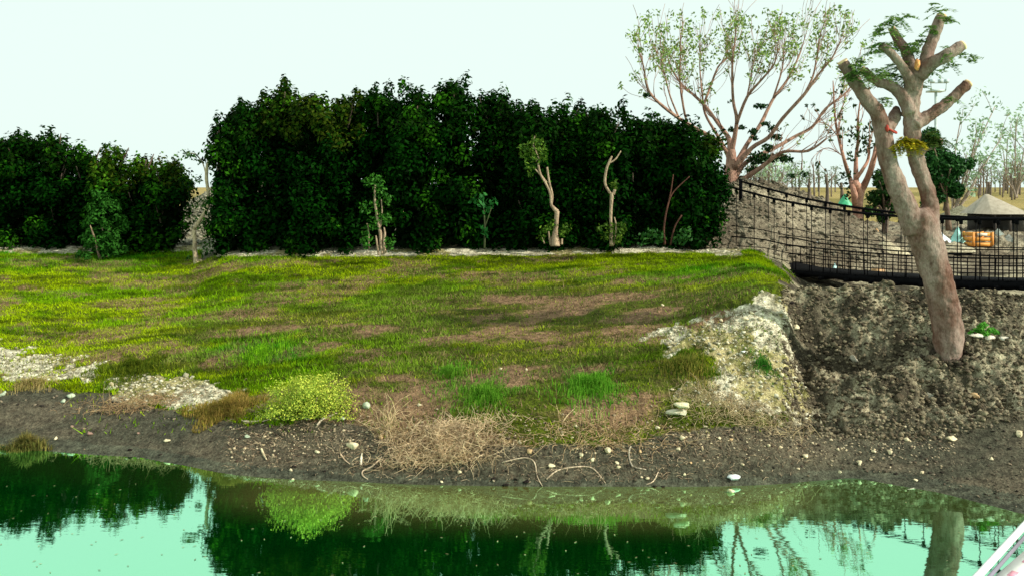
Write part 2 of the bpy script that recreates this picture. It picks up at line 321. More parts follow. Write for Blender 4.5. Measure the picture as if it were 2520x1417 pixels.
# ------------------------------------------------------------------ hedge trees
def rsph(n):
    v = rng.normal(size=(n, 3)); return v/np.linalg.norm(v, axis=1)[:, None]
def mixcol(n, a, b, p=1.0):
    t = rng.random((n, 1))**p; return np.array(a)*(1-t)+np.array(b)*t
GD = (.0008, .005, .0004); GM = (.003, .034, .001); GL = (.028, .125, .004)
def hedge_tree(px, top, hwpx, label, Y=24.6, yellow=0., low=1.0, dens=1.0, lean=0):
    if px > 500: Y -= 2.0
    if 240 < px < 500: Y -= .7
    X = (px-1260)/F*Y; zb = tz(X, Y)-.05; ht = H-(top+9-HZ)/F*Y-zb; R = hwpx/F*Y
    root = empty('hedge_tree', (X, Y, zb), label, 'tree', 'clipped evergreen trees grown together as a tall screen')
    t = MB(); tp = [(X, Y, zb-.1), (X+.06, Y+.05, zb+ht*.3), (X-.05, Y, zb+ht*.6), (X, Y, zb+ht*.9)]
    t.tube(tp, [.11, .09, .06, .02], 8, (.12, .09, .06), .2, 3)
    for k in range(10):
        a = rng.random()*6.28; z0 = ht*(.12+.07*k); q = R*.75
        t.tube([(X, Y, zb+z0), (X+math.cos(a)*q*.5, Y+math.sin(a)*q*.5, zb+z0+.35), (X+math.cos(a)*q, Y+math.sin(a)*q, zb+z0+.8)], [.04, .03, .012], 5, (.11, .08, .06), 0, 2)
    t.obj('trunk', M['bark'], root, True)
    nc = int(110*dens*(ht/4.2)*(R/.85)); f = rng.random(nc)**.9
    env = R*np.where(f > .72, np.sqrt(np.clip(1-((f-.72)/.30)**2, .03, 1)), .86+.14*f/.72)*(low+(1-low)*np.clip(f/.4, 0, 1))
    th = rng.random(nc)*6.28; rr = env*rng.random(nc)**.35
    cc = np.stack([X+np.cos(th)*rr+lean*f, Y+np.sin(th)*rr*1.15, zb+.02+f*(ht-.25)], 1)
    cr_ = .20+.20*rng.random(nc); el = np.ones(nc)
    # tufts that break the skyline
    k = 9; ft = rng.random(k)*.2+.82
    ct = np.stack([X+rng.normal(size=k)*R*.42+lean, Y+rng.normal(size=k)*R*.4, zb+ht*ft], 1)
    cc = np.concatenate([cc, ct]); cr_ = np.concatenate([cr_, .09+.10*rng.random(k)]); el = np.concatenate([el, np.full(k, 2.0)])
    # topmost tuft reaches the traced height
    cc = np.concatenate([cc, [[X+lean, Y, zb+ht-.22]]]); cr_ = np.append(cr_, .15); el = np.append(el, 1.8)
    b = MB()
    br = rng.random(len(cc))
    for i in range(len(cc)):
        m_ = int(105*(cr_[i]/.3)**2)+16; d = rsph(m_); rad = cr_[i]*(.45+.6*rng.random((m_, 1)))
        p = cc[i]+d*rad*np.array((1, 1, el[i])); nrm = d+np.array((0, -.15, .55))+rng.normal(size=(m_, 3))*.55
        hh = np.clip((cc[i][2]-zb)/ht, 0, 1)
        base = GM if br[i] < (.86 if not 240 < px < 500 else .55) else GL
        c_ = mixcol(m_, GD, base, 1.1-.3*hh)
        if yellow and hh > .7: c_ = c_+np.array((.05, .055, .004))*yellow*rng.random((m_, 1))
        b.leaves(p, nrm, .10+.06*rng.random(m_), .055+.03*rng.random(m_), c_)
    # inner fill leaves, the crown's inner shade put into their dark colour
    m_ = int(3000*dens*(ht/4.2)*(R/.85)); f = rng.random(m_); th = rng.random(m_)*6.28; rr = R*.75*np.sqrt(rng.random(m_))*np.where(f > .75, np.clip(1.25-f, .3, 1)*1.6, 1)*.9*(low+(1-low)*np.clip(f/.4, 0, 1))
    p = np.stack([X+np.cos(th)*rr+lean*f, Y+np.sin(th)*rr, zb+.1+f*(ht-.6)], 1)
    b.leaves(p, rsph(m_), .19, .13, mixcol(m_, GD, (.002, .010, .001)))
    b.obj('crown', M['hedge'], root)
    return root
left = [(-170, 330, 62), (-95, 335, 60), (-20, 335, 58), (55, 322, 58), (138, 325, 55), (215, 366, 50), (278, 366, 48), (345, 385, 50), (408, 392, 48)]
names_l = ['dark evergreen tree just outside the left edge, in the left screen', 'dark evergreen tree beyond the left edge of the left screen', 'dark evergreen tree cut by the left edge of the photo', 'tall dark tree with rounded top near the left end of the left screen', 'tall dark tree where the left screen starts stepping down', 'tree in the dip of the left screen, behind the low leafy bush', 'tree with a small pointed tuft in the middle of the left screen', 'slightly yellower tree right of middle in the left screen', 'last tree of the left screen, beside the open gap']
for i, (a, b_, c_) in enumerate(left):
    hedge_tree(a, b_, c_, names_l[i], yellow=.8 if i in (6, 7, 8) else .1, low=.55 if i == 8 else 1, lean=.1 if i == 8 else 0)
big = [(556, 292, 34), (608, 244, 48), (690, 198, 58), (770, 222, 58), (850, 232, 56), (932, 212, 58), (1020, 208, 60), (1115, 198, 60), (1212, 218, 62), (1310, 248, 58), (1384, 250, 56), (1440, 266, 50), (1486, 262, 60), (1560, 284, 54), (1630, 283, 54), (1690, 305, 50), (1735, 330, 46)]
desc = ['narrow leafy tree forming the left end of the tall screen beside the gap', 'stepped tree on the rising left shoulder of the tall screen', 'tall rounded tree at the left peak of the tall screen', 'yellow-tinged tree right of the left peak of the tall screen', 'tree in the shallow dip behind the third of the tall screen', 'tree with two blunt tufts standing behind the multi-stem sapling', 'tree with a thin pointed tip left of the highest tuft', 'highest tree of the tall screen, ending in a thick dark tuft', 'broad rounded tree right of the highest tuft', 'tree with small lone tuft left of the forked white sapling', 'tree with pointed tuft right behind the forked white sapling', 'narrow dark tree filling in between the two pale saplings at the right', 'tree with ragged split tip behind the bent thin sapling', 'low rounded tree right of the bent thin sapling', 'tree with a sharp top third from the right end of the tall screen', 'second tree from the right end, below the big bare tree', 'last and lowest tree of the tall screen beside the grey spoil heap']
for i, (a, b_, c_) in enumerate(big):
    hedge_tree(a, b_, c_, desc[i], yellow=.8 if i in (3, 4) else (.5 if i in (2, 16) else .08), Y=24.6+.25*((i*7) % 3-1), dens=1.15)
hedge_tree(1262, 262, 52, 'dark tree filling the notch right of the broad rounded tree, set slightly back', yellow=.08, Y=25.5, dens=1.2)
# low front bush of the left screen
def leafy(name, label, cat, px, py, wpx, hpx, n, L, cols_, depth=1.0, trunk=True, m='leaf', group=None, partname='foliage', bot=0.0):
    g0 = G(px, py); s = g0.y/F; R = wpx/2*s; Hh = hpx*s
    root = empty(name, g0, label, cat, group)
    b = MB(); nc = max(12, int(n/60))
    cx = rng.normal(size=(nc, 3))*np.array((.42, .42*depth, 0)); cx = np.clip(cx, -.85, .85)
    zf = rng.random(nc); 
    cc = np.stack([g0.x+cx[:, 0]*R, g0.y+cx[:, 1]*R, g0.z+(bot+(1-bot)*zf*(1-.5*(cx[:, 0]**2)))*Hh*rng.uniform(.68, 1.08, nc)], 1)
    k = n//nc
    for c_ in cc:
        d = rsph(k); p = c_+d*R*.24*rng.random((k, 1))**.5*np.array((1, 1, .9)); p[:, 2] = np.maximum(p[:, 2], g0.z+.02)
        b.leaves(p, d+np.array((0, 0, .6))+rng.normal(size=(k, 3))*.5, L*(.7+.6*rng.random(k)), L*.5, mixcol(k, *cols_, .9))
    b.obj(partname, M[m], root)
    if trunk:
        t = MB()
        for i in range(5):
            a = rng.normal(size=2)*R*.4
            t.tube([(g0.x+a[0]*.2, g0.y+a[1]*.2, g0.z-.05), (g0.x+a[0]*.6, g0.y+a[1]*.5, g0.z+Hh*.22), (g0.x+a[0], g0.y+a[1], g0.z+Hh*.5)], [.035*Hh/1.2, .025*Hh/1.2, .008], 6, (.35, .25, .18), .1, 3)
        t.obj('stems', M['bark'], root, True)
    return root
leafy('leafy_bush', 'dense leafy bush before the left screen, pale stems showing at its foot', 'bush', 255, 636, 115, 165, 4200, .11, ((.008, .04, .004), (.035, .14, .016)), .8, True, 'hedge', bot=.08)

# ------------------------------------------------------------------ saplings standing in front of the screens
def tracetree(name, label, cat, limbs, Y, colr, blobs, leafc, leafL=.1, per=40, k=8, base=None, m='bark', rough=.12, group=None, leafm='leaf'):
    wk = 1.0 if name == 'bent_sapling' else .8 if 'sapling' in name else (.78 if name == 'bare_tree' else 1)
    """limbs: list of (list of (px,py,widthpx[,dY]))"""
    b0 = limbs[0][0]; root = empty(name, P(b0[0], b0[1], Y), label, cat, group)
    t = MB()
    for lb in limbs:
        pts = []; rad = []
        for q in lb:
            yy = Y+(q[3] if len(q) > 3 else 0); pts.append(P(q[0], q[1], yy)); rad.append(q[2]*wk/2/F*Y)
        t.tube(pts, rad, k, colr, rough, 4)
    t.obj('trunk', M[m], root, True)
    if blobs:
        b = MB()
        for q in blobs:
            bx, by, br = q[:3]; dy = q[3] if len(q) > 3 else 0
            c_ = P(bx, by, Y+dy); n_ = int(per*(br/20.0)**2)+5; R = br/F*Y
            d = rsph(n_)*rng.random((n_, 1))**.45*R; 
            b.leaves(c_+d, rng.normal(size=(n_, 3))+np.array((0, 0, .6)), leafL*(.7+.6*rng.random(n_)), leafL*.5, mixcol(n_, *leafc))
        b.obj('foliage', M[leafm], root)
    return root
PALE = (.40, .31, .21)
def gY(px, py): return G(px, py).y
# left sapling by the gap
Y0 = min(22.4, gY(480, 648))
tracetree('bent_sapling', 'thin pale bent tree leaning in the gap between the two screens', 'tree',
 [[(484, 652, 15), (480, 620, 12), (479, 590, 10), (477, 565, 9)], [(477, 565, 9), (500, 530, 9), (513, 505, 8), (512, 470, 8), (508, 440, 9), (510, 410, 8), (514, 395, 5)], [(512, 470, 7), (524, 462, 6), (535, 458, 4)], [(486, 645, 5), (494, 640, 5), (500, 652, 5)],
  [(508, 440, 3), (500, 405, 3), (480, 380, 3), (455, 378, 2)]], Y0, (.55, .45, .30),
 [(458, 378, 14), (470, 384, 13), (485, 386, 12), (495, 400, 9), (518, 395, 16, .4), (526, 420, 18, .5), (490, 440, 12, .5), (528, 500, 22, .5), (492, 500, 20, .5), (503, 560, 22, .5), (490, 540, 16, .5), (508, 600, 20, .4), (510, 625, 18, .3), (466, 636, 9, .1)], ((.01, .05, .006), (.07, .18, .02)), .11, 42, 8, None, 'bark', .12, None, 'leaf')
Y0 = min(20.9, gY(938, 626))
tracetree('stemmed_sapling', 'sapling with three pale upright stems at its foot and leaves up to mid screen', 'tree',
 [[(932, 628, 7), (928, 600, 7), (925, 580, 5)], [(941, 627, 9), (937, 600, 9), (936, 575, 11), (930, 545, 9), (926, 520, 8), (923, 500, 8), (922, 480, 5), (923, 455, 6)], [(948, 625, 9), (945, 600, 9), (947, 575, 7), (945, 560, 4)], [(908, 612, 4), (907, 570, 5), (903, 550, 3)], [(936, 560, 5), (940, 520, 4), (938, 490, 3)]], Y0, PALE,
 [(905, 592, 20), (900, 605, 10), (925, 445, 20), (905, 450, 16), (935, 470, 20), (955, 490, 16), (900, 510, 18), (925, 500, 14), (950, 540, 18), (900, 570, 14), (920, 550, 20), (960, 590, 14), (958, 610, 12), (935, 530, 18)], ((.015, .08, .008), (.06, .22, .02)), .10, 60)
Y0 = min(20.9, gY(1365, 603))
tracetree('forked_sapling', 'pale sapling with a thick rough stump and two thin forks crossing upwards', 'tree',
 [[(1366, 606, 32), (1366, 580, 20), (1368, 560, 13), (1371, 520, 15)], [(1371, 522, 15), (1362, 512, 11), (1357, 505, 9), (1355, 480, 8), (1345, 455, 7), (1331, 432, 7), (1325, 410, 7), (1325, 402, 5)], [(1357, 505, 7), (1359, 480, 7), (1352, 450, 6), (1346, 412, 7)], [(1331, 432, 6), (1317, 417, 4)], [(1346, 450, 4), (1334, 434, 4)], [(1330, 400, 4), (1318, 372, 5), (1312, 355, 5), (1316, 335, 3)], [(1356, 604, 8), (1352, 585, 7), (1350, 570, 4)], [(1382, 602, 8), (1383, 588, 6)], [(1340, 600, 4), (1333, 585, 4)]], Y0, PALE,
 [(1300, 370, 26), (1325, 360, 22), (1310, 390, 24), (1335, 385, 16), (1290, 375, 14), (1315, 345, 14), (1345, 565, 16), (1362, 555, 14), (1385, 575, 15), (1332, 585, 12), (1395, 560, 12), (1305, 420, 14)], ((.02, .07, .006), (.12, .22, .02)), .10, 60)
Y0 = min(20.9, gY(1505, 602))
tracetree('thin_sapling', 'thin pale sapling with an S shaped stem and a small fork at its top', 'tree',
 [[(1505, 606, 14), (1504, 560, 9), (1503, 530, 9), (1505, 490, 11), (1506, 475, 12)], [(1503, 478, 9), (1491, 458, 8), (1489, 440, 8), (1493, 415, 8), (1500, 398, 8), (1506, 385, 5)], [(1500, 402, 5), (1515, 392, 5), (1528, 372, 3)], [(1509, 480, 9), (1513, 467, 10)], [(1510, 604, 5), (1516, 560, 5), (1512, 535, 3)]], Y0, PALE,
 [(1500, 560, 16), (1520, 570, 20), (1530, 560, 14), (1490, 580, 14), (1510, 585, 20), (1475, 562, 10), (1512, 455, 12), (1520, 590, 16)], ((.02, .07, .006), (.12, .20, .02)), .10, 60)
Y0 = min(20.9, gY(1650, 601))
tracetree('reddish_sapling', 'bare reddish sapling almost lost in shade at the right end of the tall screen', 'tree',
 [[(1636, 603, 8), (1634, 560, 6), (1645, 500, 5), (1660, 470, 4), (1697, 435, 3)], [(1650, 604, 6), (1660, 560, 5), (1678, 530, 4)], [(1645, 500, 4), (1652, 465, 4), (1657, 430, 3)]], Y0, (.10, .04, .025),
 [(1600, 580, 22), (1580, 588, 18), (1625, 585, 18), (1685, 580, 24), (1668, 592, 16)], ((.01, .06, .01), (.04, .13, .02)), .12, 40)
Y0 = min(20.9, gY(1195, 606)-.6)
tracetree('round_leaved_shrub', 'shrub of a few big round leaves in front of the tall screen', 'shrub',
 [[(1192, 612, 5), (1193, 560, 4), (1190, 500, 3)], [(1193, 560, 3), (1210, 510, 2)]], Y0, (.06, .08, .03), [(1185, 490, 22), (1212, 500, 18), (1195, 515, 14), (1192, 570, 14), (1196, 578, 8), (1165, 495, 10)], ((.01, .09, .015), (.03, .17, .03)), .16, 12)

# ------------------------------------------------------------------ big bare tree behind the spoil heap
def grow(limbs, Y, n_tw, rise=.8, spread=.5, wmin=1.6):
    """twigs off traced limbs, in px units, with depth offsets"""
    out = []; tips = []
    for lb in limbs:
        L_ = len(lb)
        for _ in range(n_tw):
            i = random.randint(max(0, L_//2-1), L_-2); f = random.random()
            a, b_ = lb[i], lb[i+1]; x = a[0]+(b_[0]-a[0])*f; y = a[1]+(b_[1]-a[1])*f
            dy = (a[3] if len(a) > 3 else 0); dy2 = (b_[3] if len(b_) > 3 else 0); dy = dy+(dy2-dy)*f
            dx = b_[0]-a[0]; dz = b_[1]-a[1]; ln = math.hypot(dx, dz)+1e-6; ang = math.atan2(dz/ln, dx/ln)+random.uniform(-spread, spread)
            ll = random.uniform(28, 80); pts = [(x, y, max(wmin, min(a[2], b_[2])*.45), dy)]
            for s_ in range(3):
                ang = ang*.85+(-math.pi/2)*.15*rise+random.uniform(-.22, .22)
                x += math.cos(ang)*ll/3; y += math.sin(ang)*ll/3; dy += random.uniform(-.5, .5)
                pts.append((x, y, max(1.2, pts[0][2]*(1-.25*(s_+1))), dy))
            out.append(pts); tips.append((x, y, dy))
    return out, tips
YB = 26.2
lim = [
 [(1795, 462, 52, 0), (1797, 430, 44, 0), (1799, 395, 34, 0), (1799, 371, 26, .0), (1792, 339, 16, .2), (1767, 304, 12, .5), (1732, 258, 11, .9), (1700, 228, 8, 1.2), (1675, 205, 7, 1.4), (1651, 166, 5, 1.6), (1640, 130, 3, 1.7)],
 [(1732, 258, 9, .9), (1749, 212, 8, 1.2), (1767, 166, 6, 1.5), (1788, 141, 5, 1.6), (1792, 100, 3, 1.7)],
 [(1800, 375, 18, 0), (1813, 300, 12, -.3), (1804, 247, 9, -.5), (1802, 159, 7, -.8), (1808, 106, 5, -1), (1812, 50, 2, -1.1)],
 [(1813, 305, 10, -.3), (1838, 240, 9, -.7), (1873, 198, 7, -1.0), (1905, 159, 5, -1.2), (1915, 110, 3, -1.3)],
 [(1795, 400, 18, 0), (1788, 374, 14, .3), (1762, 328, 10, .8), (1735, 280, 8, 1.0), (1728, 230, 6, 1.0), (1722, 160, 4, 1.3), (1725, 100, 2, 1.3)],
 [(1788, 374, 12, -.2), (1764, 345, 11, -.5), (1715, 318, 11, -.9), (1672, 293, 11, -1.3), (1622, 254, 9, -1.8), (1594, 219, 7, -2), (1584, 166, 5, -2.1), (1569, 113, 3, -2.2)],
 [(1672, 293, 6, -1.3), (1650, 240, 5, -1.4), (1637, 190, 4, -1.5), (1625, 140, 2, -1.5)],
 [(1740, 335, 8, -.5), (1696, 311, 7, -.9), (1679, 247, 7, -1.1), (1673, 184, 5, -1.3), (1675, 120, 4, -1.4), (1673, 71, 2, -1.4)],
 [(1804, 420, 24, 0), (1838, 357, 14, .4), (1873, 304, 12, .8), (1901, 247, 10, 1.1), (1937, 198, 8, 1.5), (1965, 141, 6, 1.7), (1979, 99, 3, 1.8), (1990, 60, 2, 1.9)],
 [(1806, 415, 22, -.1), (1850, 365, 14, -.4), (1891, 339, 12, -.6), (1925, 293, 11, -.9), (1979, 233, 10, -1.3), (2014, 184, 7, -1.5), (2049, 141, 5, -1.7), (2070, 95, 2, -1.8)],
 [(1806, 441, 22, 0), (1838, 399, 15, .3), (1908, 364, 13, .7), (1960, 335, 11, 1.0), (2000, 312, 10, 1.2), (2032, 268, 8, 1.4), (2085, 226, 6, 1.6), (2110, 180, 3, 1.7)],
 [(1810, 455, 20, 0), (1873, 413, 14, -.5), (1926, 375, 10, -.9), (1989, 372, 8, -1.2), (2035, 341, 5, -1.4)],
 [(1979, 233, 7, -1.3), (2000, 190, 6, -1.2), (2010, 140, 4, -1.2), (2020, 80, 2, -1.2)],
 [(1901, 247, 7, 1.1), (1925, 170, 5, 1.2), (1930, 110, 3, 1.2)],
 [(1838, 240, 5, -.7), (1850, 180, 4, -.7), (1860, 120, 2, -.8)],
 [(1973, 374, 3, -1.2), (1974, 395, 3, -1.2), (1972, 420, 5, -1.2)],
]
tw, tips = grow(lim[:-1], YB, 14, .8, .5, 1.3)
tw2, tips2 = grow(random.sample(tw, 190), YB, 2, 1.0, .6, 1.0)
blobs = [(1560, 97, 16), (1590, 62, 15), (1613, 78, 15), (1655, 36, 14), (1668, 62, 16), (1650, 140, 28), (1612, 122, 22), (1710, 55, 22), (1720, 115, 26), (1770, 38, 18), (1785, 88, 32), (1822, 62, 26), (1745, 142, 26), (1845, 130, 22), (1895, 115, 24), (1905, 62, 30), (1945, 70, 24), (1960, 105, 24), (1972, 168, 30), (2003, 132, 24), (2042, 90, 26), (2040, 25, 16), (2100, 62, 18), (2062, 160, 20), (2075, 195, 18), (1700, 90, 22), (1830, 95, 24), (1880, 145, 20), (1680, 130, 20), (1765, 120, 24), (1690, 155, 20), (1800, 60, 20), (1860, 70, 14), (1930, 40, 14), (2020, 60, 16), (2085, 110, 16), (1930, 140, 20)]
blobs = [(a, b_, c_*1.15, random.uniform(-1.6, 1.6)) for a, b_, c_ in blobs]+[(x, y, 12, d) for x, y, d in tips+tips2 if 25 < y < 240 and random.random() < .7]+[(x, y, 8, d) for x, y, d in tips+tips2 if y >= 240 and random.random() < .35]
bt = tracetree('bare_tree', 'large tree with reddish limbs fanning out and olive leaf tips, behind the spoil heap', 'tree', lim+tw+tw2, YB, (.36, .22, .165), blobs, ((.10, .17, .03), (.36, .50, .14)), .12, 13, 7)
b = MB()
for (x, y, r, d) in ((1870, 262, 11, -1), (1880, 262, 8, -1), (1800, 320, 9, 0), (1825, 315, 9, 0), (1855, 325, 12, 0), (1905, 318, 14, 0), (1910, 340, 13, 0), (1865, 390, 24, 0), (1900, 388, 18, 0), (1935, 392, 14, 0), (1890, 365, 14, 0), (1850, 420, 14, 0), (1855, 340, 10, 0), (1885, 305, 9, 0), (1948, 432, 8, -1), (1978, 430, 10, -1.2), (1795, 250, 5, 0), (1590, 235, 8, -2), (1925, 385, 10, 0)):
    n_ = int(r*r*.35); c_ = P(x, y, YB+d); b.leaves(c_+rsph(n_)*rng.random((n_, 1))**.5*r/F*YB*np.array((1.3, 1, .7)), rng.normal(size=(n_, 3)), .13, .07, mixcol(n_, (.006, .03, .006), (.03, .08, .02)))
b.obj('dark_leaf_clumps', M['leaf'], bt)

# second bare tree
YC = 27.5
lim = [[(2110, 572, 40), (2110, 520, 34), (2108, 470, 34), (2106, 452, 24)],
 [(2106, 505, 24), (2100, 468, 18), (2090, 435, 13), (2075, 385, 10), (2064, 340, 9), (2056, 300, 7), (2052, 240, 5), (2050, 200, 3)],
 [(2112, 510, 26), (2118, 475, 24), (2135, 440, 20), (2150, 395, 17), (2158, 350, 12), (2160, 300, 8), (2150, 240, 5)],
 [(2108, 480, 22), (2106, 400, 13), (2112, 340, 9), (2112, 290, 6), (2118, 240, 3)],
 [(2108, 440, 13), (2125, 415, 11), (2137, 390, 9), (2140, 340, 5)],
 [(2064, 340, 4), (2040, 310, 3), (2015, 300, 2)], [(2056, 300, 4), (2075, 260, 3), (2085, 210, 2)],
 [(2075, 385, 4), (2040, 365, 3), (2010, 375, 2)]]
lim = [[(a, b_, c_, random.uniform(-.5, .5) if i else 0) for i, (a, b_, c_) in enumerate(lb)] for lb in lim]
tw, tips = grow(lim[1:], YC, 9)
s2 = tracetree('bare_tree', 'smaller pinkish forked tree with bare twigs and dark clumps, left of the pruned trunk', 'tree', lim+tw, YC, (.48, .27, .20), [(x, y, 6, d) for x, y, d in tips if random.random() < .5]+[(2095, 325, 16), (2112, 335, 18), (2100, 352, 16), (2130, 345, 18), (2140, 365, 18), (2095, 385, 14), (2120, 372, 16), (2082, 430, 20), (2080, 455, 20), (2085, 480, 14), (2140, 320, 16)], ((.01, .04, .008), (.06, .11, .03)), .15, 22, 7)

# dark evergreen trees behind the pruned tree
def crown_tree(label, Y, base, cent, cols_, L=.16, per=2.4, trunkc=(.2, .14, .1), tw=16, cat='tree', group=None, name='evergreen_tree'):
    root = empty(name, P(base[0], base[1], Y), label, cat, group)
    t = MB(); cx = np.mean([c[0] for c in cent]); cy = np.mean([c[1] for c in cent])
    t.tube([P(base[0], base[1]+8, Y), P(base[0]*.6+cx*.4, (base[1]+cy)/2, Y), P(cx, cy, Y)], np.array([tw, tw*.7, tw*.4])/2/F*Y, 8, trunkc, .1, 3)
    for (x, y, r) in cent: t.tube([P(base[0]*.5+cx*.5, (base[1]+cy)/2, Y), P((cx+x)/2, (cy+y)/2, Y+random.uniform(-.5, .5)), P(x, y, Y)], np.array([5, 4, 2])/2/F*Y, 5, trunkc, 0, 2)
    t.obj('trunk', M['bark'], root, True)
    b = MB()
    for (x, y, r) in cent:
        for _ in range(3):
            c_ = P(x+random.uniform(-.4, .4)*r, y+random.uniform(-.4, .4)*r, Y+random.uniform(-1, 1)*r/F*Y); n_ = int(per*r*r/10)+6; d = rsph(n_)
            b.leaves(c_+d*rng.random((n_, 1))**.4*r*.8/F*Y, d+rng.normal(size=(n_, 3))*.7+np.array((0, 0, .4)), L*(.7+.6*rng.random(n_)), L*.55, mixcol(n_, *cols_))
    b.obj('crown', M['leaf'], root); return root
crown_tree('dense dark green tree just right of the pruned trunk', 27, (2335, 560), [(2290, 340, 30), (2310, 380, 34), (2340, 400, 34), (2290, 400, 30), (2360, 415, 26), (2320, 440, 36), (2290, 450, 30), (2350, 460, 26), (2310, 480, 26), (2270, 360, 22), (2385, 405, 16), (2285, 500, 20)], ((.005, .03, .006), (.03, .12, .02)), .13, 3)
crown_tree('low dark green tree showing between the pink tree and the pruned trunk', 29, (2176, 575), [(2160, 440, 22), (2185, 470, 26), (2160, 490, 26), (2190, 510, 24), (2145, 520, 18), (2175, 535, 16), (2200, 450, 22), (2205, 490, 20), (2225, 540, 14)], ((.005, .03, .006), (.05, .13, .02)), .13, 3)
# pale, loosely leafed trees further right
def loose(label, Y, base, tops, cols_, w=10):
    lim = []
    for (x, y) in tops:
        mx, my = (base[0]+x)/2+random.uniform(-15, 15), (base[1]+y)/2+10
        lim.append([(base[0], base[1]+8, w, 0), ((base[0]*2+mx)/3, (base[1]*2+my)/3, w*.6, 0), (mx, my, w*.45, random.uniform(-1, 1)), (x, y, 2, random.uniform(-2, 2))])
    tw, tips = grow(lim, Y, 5, 1, .8)
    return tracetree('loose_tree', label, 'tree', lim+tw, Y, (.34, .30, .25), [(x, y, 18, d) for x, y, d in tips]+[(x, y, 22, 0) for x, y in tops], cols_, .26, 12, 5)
HAZED_LEAF = ((.28, .42, .26), (.55, .74, .52))  # distance haze painted into the leaf colours of these far trees
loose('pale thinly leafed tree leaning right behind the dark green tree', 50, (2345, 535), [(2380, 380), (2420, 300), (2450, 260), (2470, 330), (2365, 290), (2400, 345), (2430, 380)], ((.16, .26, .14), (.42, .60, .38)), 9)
loose('pale thin tree at the right edge of the photo', 60, (2500, 480), [(2500, 300), (2520, 330), (2480, 340), (2540, 280), (2470, 380), (2510, 380)], HAZED_LEAF, 7)
loose('small pale tree low behind the spoil heap crest', 62, (1905, 478), [(1890, 420), (1910, 400), (1925, 430), (1900, 440)], HAZED_LEAF, 6)

# ------------------------------------------------------------------ far saplings on the hill
def sapling_protos():
    ps = []
    for v in range(4):
        t = MB(); h = 2.6+v*.35
        t.tube([(0, 0, -.3), (.03*v, 0, h*.5), (.05, .05, h)], [.10, .07, .02], 5, (.20, .17, .14), .1, 2)
        for k in range(7):
            z = h*(.35+.08*k); a = rng.random()*6.28
            t.tube([(0, 0, z), (math.cos(a)*.25, math.sin(a)*.25, z+.35), (math.cos(a)*.38, math.sin(a)*.38, z+.8)], [.035, .025, .01], 4, (.22, .19, .16), 0, 1)
        ps.append((t.mesh('trunk', M['bark']),)+(None,))
        if v % 2 == 0:
            b = MB(); n_ = 90; b.leaves(np.stack([rng.normal(size=n_)*.35, rng.normal(size=n_)*.35, h*(.5+.55*rng.random(n_))], 1), rsph(n_), .26, .14, mixcol(n_, (.10, .15, .08), (.3, .4, .24)))
            ps[-1] = (ps[-1][0], b.mesh('crown', M['leaf']))
    return ps
ps = sapling_protos()
spots = [(random.uniform(1835, 2075), random.uniform(66, 120)) for _ in range(34)]+[(random.uniform(2330, 2560), random.uniform(70, 120)) for _ in range(28)]
for i, (px, Y) in enumerate(spots):
    X = (px-1260)/F*Y; left_ = px < 2100
    r = empty('far_sapling', (X, Y, tz(X, Y)), 'thin bare sapling on the far dry hill, between the two bare trees' if left_ else 'thin bare sapling on the far dry hill, right of the pruned tree', 'sapling', 'far saplings left of the pink tree' if left_ else 'far saplings at the right')
    s_ = random.uniform(.7, 1.15); r.scale = (s_, s_, s_); r.rotation_euler = (0, random.uniform(-.06, .06), random.random()*6)
    tm, cm = ps[i % 4]
    for nm, me in (('trunk', tm), ('crown', cm)):
        if me: o = bpy.data.objects.new(nm, me); C.objects.link(o); o.parent = r
# stout young trunks standing on the nearer field
for i, (px, py, hp) in enumerate([(2033, 515, 85), (2070, 500, 50), (1990, 492, 40), (2432, 478, 30), (2475, 470, 36), (2495, 470, 30), (2355, 505, 40), (2410, 482, 28), (2325, 520, 70), (2180, 572, 60)]):
    g0 = G(px, py); s = g0.y/F; t = MB(); h = hp*s
    t.tube([(g0.x, g0.y, g0.z-.1), (g0.x+.04*h, g0.y, g0.z+h*.5), (g0.x, g0.y, g0.z+h)], [5*s, 4*s, 2.5*s], 6, (.16, .13, .10), .2, 3)
    for k in range(3): t.tube([(g0.x, g0.y, g0.z+h*.7), (g0.x+random.uniform(-.3, .3)*h, g0.y, g0.z+h*1.0)], [2*s, 1*s], 4, (.16, .13, .1))
    tag(t.obj('young_trunk', M['bark'], None, True, g0), ['dark young trunk standing before the green tarp on the far field', 'thin trunk just left of the pink forked tree', 'short stump on the field below the bare tree limbs', 'short stump on the bare field above the hut', 'leftmost of two close stumps on the field at the right', 'rightmost of two close stumps on the field at the right', 'leaning thin trunk between the dark tree and the sand pile', 'pale short stump on the field right of the dark tree', 'trunk standing right beside the pruned tree above the bags', 'slim trunk standing left of the pruned tree behind the bridge'][i], 'tree trunk')

import bmesh
def rockV0():
    bm = bmesh.new(); bmesh.ops.create_icosphere(bm, subdivisions=2, radius=1); bm.verts.ensure_lookup_table()
    r = (np.array([v.co[:] for v in bm.verts])*(1+.5*(rng.random((len(bm.verts), 1))-.5)), np.array([[v.index for v in f.verts] for f in bm.faces])); bm.free(); return r
